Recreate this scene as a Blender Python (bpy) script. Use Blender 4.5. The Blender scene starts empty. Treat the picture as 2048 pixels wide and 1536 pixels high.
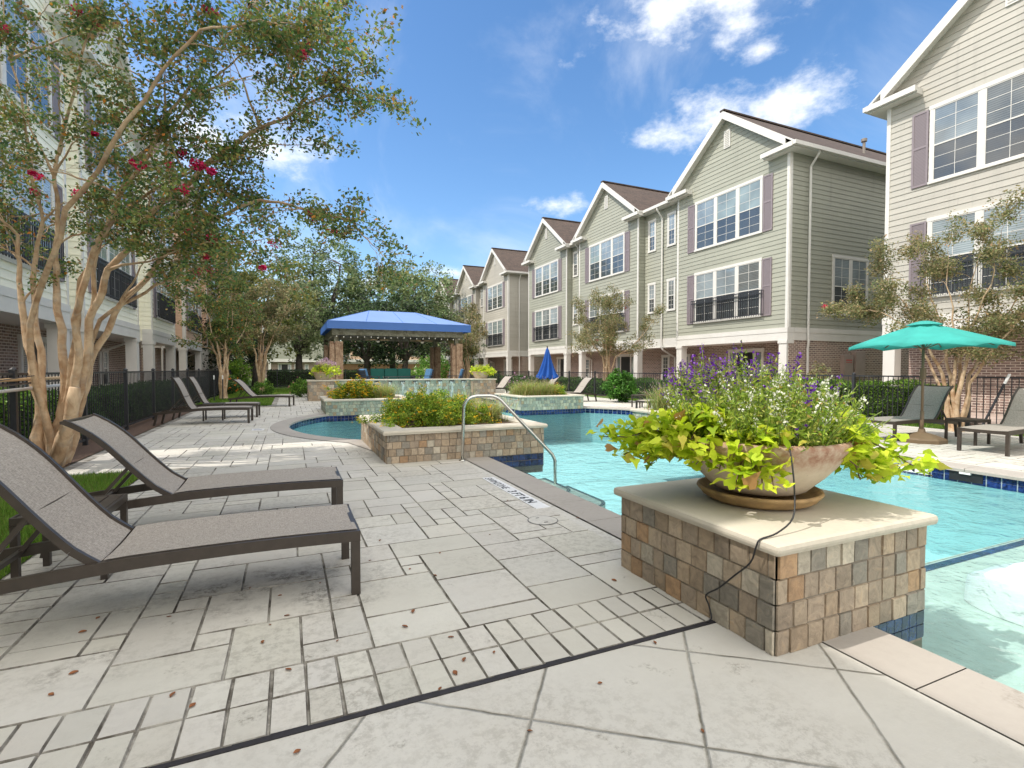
import bpy, bmesh, math, random
import numpy as np
from mathutils import Vector, Matrix
from mathutils.geometry import tessellate_polygon
R = math.radians
random.seed(7)
rng = np.random.default_rng(11)
sc = bpy.context.scene
COL = sc.collection

# ------------------------------------------------------------ camera
YAW = R(23.66); PITCH = R(1.69); CAMZ = 1.3; FPX = 1018.0
cam = bpy.data.cameras.new("camera"); camo = bpy.data.objects.new("camera", cam); COL.objects.link(camo)
camo.location = (0, 0, CAMZ); camo.rotation_euler = (R(90) - PITCH, 0, -YAW)
cam.sensor_width = 36; cam.lens = 36 * FPX / 2048; cam.clip_start = 0.05; cam.clip_end = 2000
sc.camera = camo
FW = Vector((math.sin(YAW), math.cos(YAW), 0)); RT = Vector((math.cos(YAW), -math.sin(YAW), 0)); UP = Vector((0, 0, 1))
def ray(px, py):
    u = (px - 1024) / FPX; v = (768 - py) / FPX
    f = FW * math.cos(PITCH) - UP * math.sin(PITCH); w = UP * math.cos(PITCH) + FW * math.sin(PITCH)
    return f + RT * u + w * v
def at(px, py, d):
    "world point seen at pixel (2048 px frame) at forward distance d metres"
    r = ray(px, py); return Vector((0, 0, CAMZ)) + r * (d / r.dot(FW))

# ------------------------------------------------------------ light
SUN_EL = R(53); SUN_DIR = Vector((-1, 0.13, 0)).normalized()          # horizontal direction towards the sun
to_sun = Vector((SUN_DIR.x * math.cos(SUN_EL), SUN_DIR.y * math.cos(SUN_EL), math.sin(SUN_EL)))
sl = bpy.data.lights.new("sun", 'SUN'); sl.energy = 2.4; sl.angle = R(0.53); sl.color = (1, 0.94, 0.86)
so = bpy.data.objects.new("sun", sl); COL.objects.link(so); so.location = (-20, 5, 30)
so.rotation_euler = (-to_sun).to_track_quat('-Z', 'Y').to_euler()
sc.view_settings.view_transform = 'Standard'; sc.view_settings.look = 'None'; sc.view_settings.exposure = 0.84
sc.view_settings.gamma = 1.0
W = bpy.data.worlds.new("World"); sc.world = W; W.use_nodes = True
nt = W.node_tree; N = nt.nodes; L = nt.links; N.clear()
def nd(t, **k):
    n = N.new(t)
    for a, b in k.items(): setattr(n, a, b)
    return n
out = nd('ShaderNodeOutputWorld'); bg = nd('ShaderNodeBackground'); bg.inputs[1].default_value = 0.15
L.new(bg.outputs[0], out.inputs[0])
sky = nd('ShaderNodeTexSky'); sky.sky_type = 'NISHITA'; sky.sun_disc = False
sky.sun_elevation = SUN_EL; sky.sun_rotation = math.atan2(SUN_DIR.x, SUN_DIR.y)
sky.air_density = 1.0; sky.dust_density = 0.6; sky.ozone_density = 2.0; sky.altitude = 0
tc = nd('ShaderNodeTexCoord')
def math_(op, a, b=None, clamp=False):
    n = nd('ShaderNodeMath', operation=op, use_clamp=clamp)
    for i, v in enumerate((a, b)):
        if v is None: continue
        if isinstance(v, (int, float)): n.inputs[i].default_value = v
        else: L.new(v, n.inputs[i])
    return n.outputs[0]
def vmath(op, a, b=None):
    n = nd('ShaderNodeVectorMath', operation=op)
    for i, v in enumerate((a, b)):
        if v is None: continue
        if isinstance(v, (tuple, Vector)): n.inputs[i].default_value = v
        else: L.new(v, n.inputs[i])
    return n
# cumulus clouds at fixed places of the sky: (direction, horizontal radius, vertical radius)
clouds = [((1410, -10), .19, .065), ((1480, 50), .07, .035), ((1560, 205), .10, .045), ((1430, 240), .11, .045), ((1115, 408), .062, .026),
          ((890, 545), .05, .02), ((540, 290), .11, .045), ((400, 270), .10, .05), ((740, 565), .05, .025),
           ((1525, 100), .035, .025),  ((1340, 270), .07, .03)]
acc = None
for (px, py), a, b in clouds:
    d = ray(px, py).normalized()
    df = vmath('SUBTRACT', tc.outputs['Generated'], tuple(d))
    tang = Vector((d.y, -d.x, 0)).normalized()
    h = vmath('DOT_PRODUCT', df.outputs[0], tuple(tang)).outputs['Value']
    upv = d.cross(tang).normalized()
    v = vmath('DOT_PRODUCT', df.outputs[0], tuple(upv)).outputs['Value']
    h2 = math_('POWER', math_('MULTIPLY', h, 1 / a), 2.0); v2 = math_('POWER', math_('MULTIPLY', v, 1 / b), 2.0)
    r_ = math_('SUBTRACT', 1.0, math_('SQRT', math_('ADD', h2, v2)))
    acc = r_ if acc is None else math_('MAXIMUM', acc, r_)
ns = nd('ShaderNodeTexNoise'); ns.inputs['Scale'].default_value = 13; ns.inputs['Detail'].default_value = 9; ns.inputs['Roughness'].default_value = 0.62
mp = nd('ShaderNodeMapping'); mp.inputs['Scale'].default_value = (1, 1, 1.7); L.new(tc.outputs['Generated'], mp.inputs[0]); L.new(mp.outputs[0], ns.inputs['Vector'])
m1 = math_('ADD', math_('MAXIMUM', acc, -1.0), math_('MULTIPLY', math_('SUBTRACT', ns.outputs[0], 0.5), 3.3))
mr = nd('ShaderNodeMapRange'); mr.interpolation_type = 'SMOOTHSTEP'; mr.inputs['From Min'].default_value = -0.05; mr.inputs['From Max'].default_value = 1.35; mr.inputs['To Max'].default_value = 0.88; L.new(m1, mr.inputs['Value'])
# thin high cloud
ns2 = nd('ShaderNodeTexNoise'); ns2.inputs['Scale'].default_value = 2.6; ns2.inputs['Detail'].default_value = 7; ns2.inputs['Roughness'].default_value = 0.6
ns2.inputs['Distortion'].default_value = 0.5
mp2 = nd('ShaderNodeMapping'); mp2.inputs['Scale'].default_value = (1.2, 1.2, 0.9); mp2.inputs['Rotation'].default_value = (0.4, 0.5, 0.2)
L.new(tc.outputs['Generated'], mp2.inputs[0]); L.new(mp2.outputs[0], ns2.inputs['Vector'])
mr2 = nd('ShaderNodeMapRange'); mr2.interpolation_type = 'SMOOTHSTEP'; mr2.inputs['From Min'].default_value = 0.45; mr2.inputs['From Max'].default_value = 0.78
mr2.inputs['To Max'].default_value = 0.38; L.new(ns2.outputs[0], mr2.inputs['Value'])
# broad bright cloud bank added unseen behind and above the camera as neutral fill
dback = vmath('DOT_PRODUCT', tc.outputs['Generated'], tuple(FW)).outputs['Value']
sep = nd('ShaderNodeSeparateXYZ'); L.new(tc.outputs['Generated'], sep.inputs[0])
bk = math_('ADD', math_('MAXIMUM', math_('MULTIPLY', dback, -1.0), math_('MULTIPLY', math_('SUBTRACT', sep.outputs[2], 0.84), 4.0)), math_('MULTIPLY', math_('SUBTRACT', ns.outputs[0], 0.5), 1.6))
mr3 = nd('ShaderNodeMapRange'); mr3.interpolation_type = 'SMOOTHSTEP'; mr3.inputs['From Min'].default_value = -0.30; mr3.inputs['From Max'].default_value = 0.25; L.new(bk, mr3.inputs['Value'])
dens = math_('MAXIMUM', math_('MAXIMUM', mr.outputs[0], mr2.outputs[0], True), mr3.outputs[0], True)
hsv = nd('ShaderNodeHueSaturation'); hsv.inputs['Saturation'].default_value = 1.2; hsv.inputs['Value'].default_value = 0.84; L.new(sky.outputs[0], hsv.inputs['Color'])
cloudc = nd('ShaderNodeMix', data_type='RGBA'); L.new(mr3.outputs[0], cloudc.inputs['Factor']); cloudc.inputs['A'].default_value = (5.2, 5.25, 5.3, 1); cloudc.inputs['B'].default_value = (8.6, 8.35, 7.9, 1)
mix = nd('ShaderNodeMix', data_type='RGBA'); L.new(dens, mix.inputs['Factor']); L.new(hsv.outputs[0], mix.inputs['A']); L.new(cloudc.outputs['Result'], mix.inputs['B'])
L.new(mix.outputs['Result'], bg.inputs[0])

# ------------------------------------------------------------ materials
def newmat(name):
    m = bpy.data.materials.new(name); m.use_nodes = True; t = m.node_tree; t.nodes.clear(); return m, t
class G:
    "tiny node-graph helper"
    def __init__(s, name):
        s.m, s.t = newmat(name); s.o = s.n('ShaderNodeOutputMaterial')
    def n(s, t, **k):
        x = s.t.nodes.new(t)
        for a, b in k.items(): setattr(x, a, b)
        return x
    def l(s, a, b): s.t.links.new(a, b)
    def set(s, inp, v):
        if isinstance(v, (int, float)): inp.default_value = v
        elif isinstance(v, (tuple, list)): inp.default_value = tuple(v) + ((1,) if len(v) == 3 and len(inp.default_value) == 4 else ())
        else: s.l(v, inp)
    def math(s, op, a, b=None, clamp=False):
        x = s.n('ShaderNodeMath', operation=op, use_clamp=clamp); s.set(x.inputs[0], a)
        if b is not None: s.set(x.inputs[1], b)
        return x.outputs[0]
    def noise(s, sc_, det=4, rough=.55, vec=None, dist=0):
        x = s.n('ShaderNodeTexNoise'); x.inputs['Scale'].default_value = sc_; x.inputs['Detail'].default_value = det
        x.inputs['Roughness'].default_value = rough; x.inputs['Distortion'].default_value = dist
        s.l(vec or s.co(), x.inputs['Vector']); return x.outputs[0]
    def co(s):
        if not hasattr(s, '_c'): s._c = s.n('ShaderNodeTexCoord').outputs['Object']
        return s._c
    def xyz(s):
        x = s.n('ShaderNodeSeparateXYZ'); s.l(s.co(), x.inputs[0]); return x.outputs
    def comb(s, a, b, c=0.0):
        x = s.n('ShaderNodeCombineXYZ')
        for i, v in enumerate((a, b, c)): s.set(x.inputs[i], v)
        return x.outputs[0]
    def mix(s, f, a, b, mode='MIX'):
        x = s.n('ShaderNodeMix', data_type='RGBA', blend_type=mode); s.set(x.inputs['Factor'], f); s.set(x.inputs['A'], a); s.set(x.inputs['B'], b); return x.outputs['Result']
    def ramp(s, v, a, b, lo=0.0, hi=1.0):
        x = s.n('ShaderNodeMapRange'); s.l(v, x.inputs['Value'])
        for k, w in (('From Min', a), ('From Max', b), ('To Min', lo), ('To Max', hi)): x.inputs[k].default_value = w
        return x.outputs[0]
    def attr(s):
        x = s.n('ShaderNodeAttribute'); x.attribute_name = 'Col'; return x.outputs['Color']
    def bump(s, h, st=.4, dist=.01, nrm=None):
        x = s.n('ShaderNodeBump'); x.inputs['Strength'].default_value = st; x.inputs['Distance'].default_value = dist; s.l(h, x.inputs['Height'])
        if nrm is not None: s.l(nrm, x.inputs['Normal'])
        return x.outputs[0]
    def bsdf(s, col, rough=.6, nrm=None, **k):
        x = s.n('ShaderNodeBsdfPrincipled'); s.set(x.inputs['Base Color'], col); s.set(x.inputs['Roughness'], rough)
        if nrm is not None: s.l(nrm, x.inputs['Normal'])
        for a, b in k.items(): s.set(x.inputs[a.replace('_', ' ')], b)
        s.l(x.outputs[0], s.o.inputs[0]); return s.m
def plain(name, col, rough=.6, var=.12, scale=3, bump=0, bscale=60, attr=False, **k):
    g = G(name); base = g.attr() if attr else col
    f = g.ramp(g.noise(scale, 5), .25, .75, 1 - var, 1 + var)
    c = g.mix(1.0, base, g.comb(f, f, f), 'MULTIPLY')
    nr = g.bump(g.noise(bscale, 4), bump, .004) if bump else None
    return g.bsdf(c, rough, nr, **k)
def leafmat(name, rough=.5, trans=.45, spec=.3):
    g = G(name); c = g.attr()
    d = g.n('ShaderNodeBsdfPrincipled'); g.l(c, d.inputs['Base Color']); d.inputs['Roughness'].default_value = rough; d.inputs['Specular IOR Level'].default_value = spec
    t = g.n('ShaderNodeBsdfTranslucent'); g.l(g.mix(.5, c, (.6, .8, .1), 'MIX') if False else c, t.inputs[0])
    m = g.n('ShaderNodeMixShader'); m.inputs[0].default_value = trans; g.l(d.outputs[0], m.inputs[1]); g.l(t.outputs[0], m.inputs[2])
    g.l(m.outputs[0], g.o.inputs[0]); return g.m
M = {}
M['leaf'] = leafmat('foliage'); M['petal'] = leafmat('petals', .6, .3, .1)
M['white'] = plain('white_trim', (.62, .605, .57), .5, .06, 2, .05)
M['black'] = plain('black_metal', (.030, .032, .038), .4, .15, 20)
M['bronze'] = plain('bronze_metal', (.045, .035, .028), .38, .2, 15, .05, 200)
M['steel'] = plain('stainless_steel', (.55, .54, .5), .25, .1, 30, Metallic=1.0)
M['blueglass'] = plain('blue', (.02, .09, .4), .5)
M['bark'] = None
def bark(name, a, b, rough=.75):
    g = G(name); n1 = g.noise(5, 5, .6, dist=.7)
    x = g.n('ShaderNodeMapping'); x.inputs['Scale'].default_value = (14, 14, 2.2); g.l(g.co(), x.inputs[0])
    n2 = g.noise(1.0, 5, .6, x.outputs[0]); f = g.ramp(n1, .36, .60); c = g.mix(f, a, b)
    if 'myrtle' in name: c = g.mix(g.ramp(g.noise(7, 3, .5, dist=.8), .54, .66, 0, .35), c, (.36, .33, .28))
    f2 = g.ramp(n2, .55, .75, 0, .6); c = g.mix(f2, c, tuple(v * .45 for v in a)); nr = g.bump(n2, .5, .012)
    return g.bsdf(c, rough, nr)
M['myrtle_bark'] = bark('crape_myrtle_bark', (.36, .22, .12), (.58, .43, .28))
M['oak_bark'] = bark('oak_bark', (.055, .045, .04), (.11, .09, .075), .9)
M['cedar'] = bark('cedar_post', (.20, .115, .065), (.38, .27, .18), .7)
M['greywood'] = bark('weathered_beam', (.16, .15, .10), (.30, .30, .23), .8)
def siding(name, col):
    g = G(name); x = g.n('ShaderNodeMapping'); x.inputs['Scale'].default_value = (1, 1, 12); g.l(g.co(), x.inputs[0])
    o = g.xyz(); row = g.math('FLOOR', g.math('DIVIDE', g.math('SUBTRACT', o[2], 2.86), .18)); al = g.math('ADD', o[0], o[1])
    seg = g.math('FLOOR', g.math('DIVIDE', g.math('ADD', al, g.math('MULTIPLY', row, 1.37)), 3.66)); wn = g.n('ShaderNodeTexWhiteNoise'); wn.noise_dimensions = '2D'; g.l(g.comb(row, seg), wn.inputs['Vector'])
    fb = g.ramp(wn.outputs['Value'], 0, 1, .955, 1.035); jf = g.math('ABSOLUTE', g.math('SUBTRACT', g.math('FRACT', g.math('DIVIDE', g.math('ADD', al, g.math('MULTIPLY', row, 1.37)), 3.66)), .5)); jj = g.ramp(jf, .4985, .4995, 1, .72)
    n2 = g.noise(1.1, 6, .6, x.outputs[0]); f = g.ramp(n2, .2, .8, .92, 1.06); n3 = g.noise(.35, 4); f3 = g.ramp(n3, .3, .7, .93, 1.04); f = g.math('MULTIPLY', g.math('MULTIPLY', f, f3), g.math('MULTIPLY', fb, jj))
    y = g.n('ShaderNodeMapping'); y.inputs['Scale'].default_value = (5, 5, .35); g.l(g.co(), y.inputs[0]); st_ = g.ramp(g.noise(1, 5, .6, y.outputs[0]), .56, .75, 1, .86)
    f = g.math('MULTIPLY', f, st_)
    return g.bsdf(g.mix(1.0, col, g.comb(f, f, f), 'MULTIPLY'), .6, g.bump(n2, .2, .004))
M['green_siding'] = siding('green_siding', (.325, .33, .27)); M['cream_siding'] = siding('cream_siding', (.42, .40, .35))
M['tan_siding'] = siding('tan_siding', (.43, .405, .35)); M['ivory_siding'] = siding('ivory_siding', (.84, .82, .68)); M['peach_siding'] = siding('peach_siding', (.66, .45, .32))
def brick():
    g = G('brick_wall'); o = g.xyz(); v = g.comb(g.math('ADD', o[0], o[1]), o[2])
    b = g.n('ShaderNodeTexBrick'); g.l(v, b.inputs['Vector'])
    for k, w in (('Scale', 1.0), ('Mortar Size', .011), ('Mortar Smooth', .2), ('Bias', -.1), ('Brick Width', .215), ('Row Height', .075)): b.inputs[k].default_value = w
    b.inputs['Color1'].default_value = (.235, .15, .125, 1); b.inputs['Color2'].default_value = (.105, .075, .07, 1); b.inputs['Mortar'].default_value = (.56, .49, .42, 1)
    n1 = g.noise(5, 4); c = g.mix(g.ramp(n1, .42, .7, 0, .55), b.outputs[0], (.40, .31, .26))
    return g.bsdf(c, .85, g.bump(b.outputs['Fac'], -.6, .008))
M['brick'] = brick()
def shingle():
    g = G('roof_shingles'); o = g.xyz(); v = g.comb(g.math('ADD', o[0], o[1]), g.math('MULTIPLY', o[2], 1.5))
    b = g.n('ShaderNodeTexBrick'); g.l(v, b.inputs['Vector'])
    for k, w in (('Scale', 1.0), ('Mortar Size', .006), ('Brick Width', .3), ('Row Height', .14)): b.inputs[k].default_value = w
    b.inputs['Color1'].default_value = (.075, .05, .04, 1); b.inputs['Color2'].default_value = (.035, .026, .022, 1); b.inputs['Mortar'].default_value = (.03, .022, .018, 1)
    n1 = g.noise(9, 5, .7); c = g.mix(g.ramp(n1, .4, .65, 0, .7), b.outputs[0], (.10, .072, .058))
    return g.bsdf(c, .9, g.bump(n1, .5, .02))
M['shingle'] = shingle()
def concrete(name, col, dirt=.5, grid=False, bstr=.35):
    g = G(name); n1 = g.noise(.8, 6, .6); n2 = g.noise(26, 6, .65); n3 = g.noise(3.2, 8, .7)
    f = g.ramp(n1, .3, .7, .90, 1.06); c = g.mix(1.0, col, g.comb(f, f, f), 'MULTIPLY')
    if name == 'stamped_concrete': c = g.mix(1.0, c, g.attr(), 'MULTIPLY')
    c = g.mix(g.ramp(n2, .3, .7, 0, .16), c, tuple(v * .72 for v in col))
    blot = g.math('MULTIPLY', g.ramp(n3, .60, .70), g.ramp(g.noise(60, 4, .7), .42, .62))
    c = g.mix(g.math('MULTIPLY', blot, dirt), c, (.10, .085, .06))
    big_ = g.ramp(g.noise(.7, 5, .6), .42, .66); fine = g.ramp(g.noise(19, 9, .8), .47, .58); c = g.mix(g.math('MULTIPLY', g.math('MULTIPLY', big_, fine), dirt * .55), c, (.16, .14, .11))
    wash = g.ramp(g.noise(1.9, 5, .6), .45, .70, 0, .22 * (dirt > .5)); c = g.mix(wash, c, (.42, .38, .32))
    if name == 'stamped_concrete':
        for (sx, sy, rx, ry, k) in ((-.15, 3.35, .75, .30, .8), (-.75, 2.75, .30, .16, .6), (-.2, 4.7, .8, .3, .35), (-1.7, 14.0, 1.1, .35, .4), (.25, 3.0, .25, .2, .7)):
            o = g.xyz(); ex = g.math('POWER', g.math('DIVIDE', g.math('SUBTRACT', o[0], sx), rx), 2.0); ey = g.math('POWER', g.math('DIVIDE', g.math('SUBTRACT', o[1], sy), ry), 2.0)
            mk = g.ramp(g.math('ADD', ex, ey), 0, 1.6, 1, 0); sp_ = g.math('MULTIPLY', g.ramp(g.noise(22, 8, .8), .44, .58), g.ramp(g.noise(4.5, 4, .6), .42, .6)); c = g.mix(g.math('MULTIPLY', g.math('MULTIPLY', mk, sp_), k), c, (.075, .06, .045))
    h = g.noise(45, 8, .7)
    nr = g.bump(g.noise(11, 6, .65), bstr * .8, .012); nr = g.bump(h, bstr, .006, nr)
    if grid:
        o = g.xyz(); x = g.math('SUBTRACT', o[0], 1.299); y = g.math('SUBTRACT', o[1], 1.302)
        wob = g.math('MULTIPLY', g.math('SUBTRACT', g.noise(9, 3), .5), .012)
        gs = []
        for (p, q) in ((.6, .8), (.8, -.6)):
            t = g.math('ADD', g.math('ADD', g.math('MULTIPLY', x, p), g.math('MULTIPLY', y, q)), wob)
            t = g.math('ABSOLUTE', g.math('SUBTRACT', g.math('FRACT', g.math('ADD', g.math('DIVIDE', t, .613), .5)), .5))
            gs.append(g.math('MULTIPLY', t, .613))
        mn = g.math('MINIMUM', gs[0], gs[1]); e = g.ramp(mn, .002, .007, 1, 0)
        e2 = g.math('MULTIPLY', e, g.ramp(g.noise(4, 5, .7), .35, .65, .25, 1))
        c = g.mix(e2, c, (.13, .12, .09)); nr = g.bump(mn, .0, .01, nr)
        b = g.n('ShaderNodeBump'); b.inputs['Strength'].default_value = .8; b.inputs['Distance'].default_value = .01; b.invert = True
        g.l(g.ramp(mn, .002, .010, 1, 0), b.inputs['Height']); g.l(nr, b.inputs['Normal']); nr = b.outputs[0]
    return g.bsdf(c, .8, nr)
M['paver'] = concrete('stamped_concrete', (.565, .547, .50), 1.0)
M['plain_conc'] = concrete('scored_concrete', (.555, .536, .488), .95, True)
M['coping'] = concrete('coping_stone', (.37, .34, .305), .45, bstr=.15)
M['cap'] = concrete('limestone_cap', (.53, .485, .40), .35, bstr=.1)
def groove():
    g = G('joint_dirt'); n1 = g.noise(3.0, 7, .75); n2 = g.noise(30, 4)
    c = g.mix(g.ramp(n1, .40, .60), (.43, .41, .365), (.12, .105, .085)); return g.bsdf(c, .9, g.bump(n2, .5, .01))
M['groove'] = groove()
def slate():
    g = G('slate_tiles'); c = g.attr(); n1 = g.noise(16, 6, .6, dist=1.2); n2 = g.noise(70, 5, .7)
    f = g.ramp(n1, .3, .7, .72, 1.28); c = g.mix(1.0, c, g.comb(f, f, f), 'MULTIPLY')
    c = g.mix(g.ramp(n1, .58, .75, 0, .4), c, (.34, .22, .10)); c = g.mix(g.ramp(n2, .55, .75, 0, .35), c, (.13, .11, .09))
    nr = g.bump(n1, .7, .012); nr = g.bump(n2, .3, .003, nr); return g.bsdf(c, .65, nr)
M['slate'] = slate()
M['grout'] = plain('grout', (.23, .20, .16), .9, .3, 12, .3)
def glazed():
    g = G('glazed_blue_tiles'); c = g.attr(); n1 = g.noise(22, 4, .6); f = g.ramp(n1, .35, .65, .4, 1.7); c = g.mix(1.0, c, g.comb(f, f, f), 'MULTIPLY'); return g.bsdf(c, .12, None, Specular_IOR_Level=.6)
M['glazed'] = glazed()
M['soil'] = plain('mulch', (.10, .06, .04), .95, .5, 25, .8, 50)
M['plaster'] = plain('pool_plaster', (.36, .60, .625), .7, .12, 1.5)
M['plaster_pale'] = plain('pale_plaster', (.47, .53, .48), .7, .15, 6)
def water():
    g = G('pool_water'); o = g.n('ShaderNodeMapping'); o.inputs['Scale'].default_value = (1, 1, 1); g.l(g.co(), o.inputs[0])
    n1 = g.noise(3.2, 4, .55, o.outputs[0], .8); n2 = g.noise(11, 3, .6, o.outputs[0], .6)
    h = g.math('ADD', n1, g.math('MULTIPLY', n2, .35)); nr = g.bump(h, .5, .075)
    gl = g.n('ShaderNodeBsdfGlossy'); gl.inputs['Roughness'].default_value = .03; g.l(nr, gl.inputs['Normal'])
    tr = g.n('ShaderNodeBsdfTransparent'); tr.inputs[0].default_value = (.83, .955, .96, 1)
    rf = g.n('ShaderNodeBsdfRefraction'); rf.inputs['IOR'].default_value = 1.33; rf.inputs['Roughness'].default_value = 0; rf.inputs[0].default_value = (.80, .96, .955, 1); g.l(nr, rf.inputs['Normal'])
    fr = g.n('ShaderNodeFresnel'); fr.inputs[0].default_value = 1.33; g.l(nr, fr.inputs['Normal'])
    fz = g.math('MULTIPLY', fr.outputs[0], .8, True)
    ms = g.n('ShaderNodeMixShader'); g.l(fz, ms.inputs[0]); g.l(tr.outputs[0], ms.inputs[1]); g.l(gl.outputs[0], ms.inputs[2])
    g.l(ms.outputs[0], g.o.inputs[0]); return g.m
M['water'] = water()
def sling():
    g = G('sling_mesh'); x = g.n('ShaderNodeMapping'); x.inputs['Scale'].default_value = (260, 40, 260); g.l(g.co(), x.inputs[0]); y = g.n('ShaderNodeMapping'); y.inputs['Scale'].default_value = (40, 260, 40); g.l(g.co(), y.inputs[0])
    n = g.math('ADD', g.noise(1, 3, .6, x.outputs[0]), g.noise(1, 3, .6, y.outputs[0])); f = g.ramp(n, .75, 1.25)
    return g.bsdf(g.mix(f, (.20, .175, .152), (.42, .38, .335)), .7, g.bump(n, .3, .002))
M['sling'] = sling()
M['glass'] = None
def glass(name, a, b, bl=.0):
    g = G(name); o = g.xyz(); w = g.math('FRACT', g.math('MULTIPLY', o[2], 17.0)); s = g.ramp(w, .12, .3, 0, 1)
    ri = g.n('ShaderNodeObjectInfo').outputs['Random']; s = g.math('MULTIPLY', s, g.math('MULTIPLY', g.ramp(ri, 0, 1, .35, 1.1), bl)); n = g.noise(.9, 3, .5); c = g.mix(s, a, b); f = g.ramp(n, .35, .65, .75, 1.2); c = g.mix(1.0, c, g.comb(f, f, f), 'MULTIPLY')
    return g.bsdf(c, .06, None, Specular_IOR_Level=.9, Coat_Weight=.5)
M['pane_upper'] = glass('pane_with_blind', (.12, .15, .17), (.34, .39, .41), .9); M['pane_lower'] = glass('pane_with_screen', (.03, .036, .042), (.085, .095, .10), .8)
M['pane_dark'] = glass('dark_pane', (.03, .04, .045), (.10, .12, .12), .4)
M['pane_curtain'] = glass('pane_with_curtain', (.22, .27, .27), (.30, .36, .35), .2); M['pane_blind_dark'] = glass('pane_with_open_blind', (.03, .035, .038), (.26, .29, .29), .95)
M['shutter'] = None
def shutter():
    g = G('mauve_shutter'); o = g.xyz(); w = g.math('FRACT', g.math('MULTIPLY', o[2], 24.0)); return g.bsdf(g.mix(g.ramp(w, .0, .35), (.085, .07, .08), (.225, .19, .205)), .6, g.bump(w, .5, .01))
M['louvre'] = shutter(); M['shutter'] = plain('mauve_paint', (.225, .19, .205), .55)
M['door'] = plain('black_door_paint', (.02, .02, .024), .35)
M['gravel'] = plain('path', (.42, .33, .28), .9, .2, 3, .4)
M['lawn'] = plain('lawn_ground', (.09, .15, .025), .95, .4, 6, .6, 40)
M['earth'] = plain('ground_earth', (.12, .15, .06), .95, .4, 1)
M['cloth_teal_'] = plain('teal_canvas', (.035, .37, .335), .75, .06, 2, .1, 300)
M['cloth_blue_'] = plain('blue_canvas', (.012, .10, .48), .75, .12, 3, .1, 300)
def cloth(name, col):
    g = G(name); n = g.noise(3, 5, .6); f = g.ramp(n, .3, .7, .86, 1.1); c = g.mix(1.0, col, g.comb(f, f, f), 'MULTIPLY'); nr = g.bump(g.noise(6, 4, .5), .35, .02); nr = g.bump(g.noise(350, 2), .15, .002, nr)
    d = g.n('ShaderNodeBsdfPrincipled'); g.l(c, d.inputs['Base Color']); d.inputs['Roughness'].default_value = .85; g.l(nr, d.inputs['Normal']); t = g.n('ShaderNodeBsdfTranslucent'); g.l(c, t.inputs[0]); m = g.n('ShaderNodeMixShader'); m.inputs[0].default_value = .3
    g.l(d.outputs[0], m.inputs[1]); g.l(t.outputs[0], m.inputs[2]); g.l(m.outputs[0], g.o.inputs[0]); return g.m
M['cloth_teal'] = cloth('teal_canvas', (.05, .41, .365)); M['cloth_blue'] = cloth('blue_canvas', (.015, .10, .42))
M['canopy'] = plain('sky_paled_canopy', (.17, .26, .50), .4, .06, 1); M['valance'] = plain('blue_valance', (.04, .13, .40), .5, .06, 1)  # canopy top paled in its base colour, standing in for sky reflection
M['cushion_green'] = plain('green_cushion', (.012, .12, .10), .8); M['cushion_blue'] = plain('blue_cushion', (.05, .14, .27), .8)
M['terracotta'] = plain('terracotta', (.42, .17, .08), .8, .3, 8, .3)
M['plasticbrown'] = plain('brown_plastic', (.16, .11, .065), .55, .1, 8)
M['utility'] = plain('utility_box_paint', (.30, .23, .20), .5)
M['rail_wood'] = plain('pale_wood', (.62, .42, .22), .6); M['bulb'] = plain('bulb_glass', (.85, .83, .75), .2)
M['marker'] = plain('white_marker_tile', (.74, .74, .74), .3); M['ink'] = plain('black_lettering', (.012, .012, .014), .5)
def bowlmat():
    g = G('aged_cast_stone'); o = g.xyz(); n = g.noise(7, 7, .65); n2 = g.noise(24, 5, .7)
    c = g.mix(g.ramp(n, .35, .7), (.62, .53, .41), (.52, .43, .32)); f = g.math('MULTIPLY', g.ramp(o[2], .225, .30), g.ramp(n2, .3, .62, .15, .8)); c = g.mix(f, c, (.30, .115, .06))
    c = g.mix(g.ramp(n2, .62, .72, 0, .6), c, (.10, .07, .045)); return g.bsdf(c, .8, g.bump(n2, .25, .006))
M['bowl'] = bowlmat()
M['saucer'] = plain('ochre_saucer', (.36, .235, .11), .75, .4, 12, .4, 40)
M['bark'] = M['oak_bark']; M['glass'] = M['pane_dark']

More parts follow.
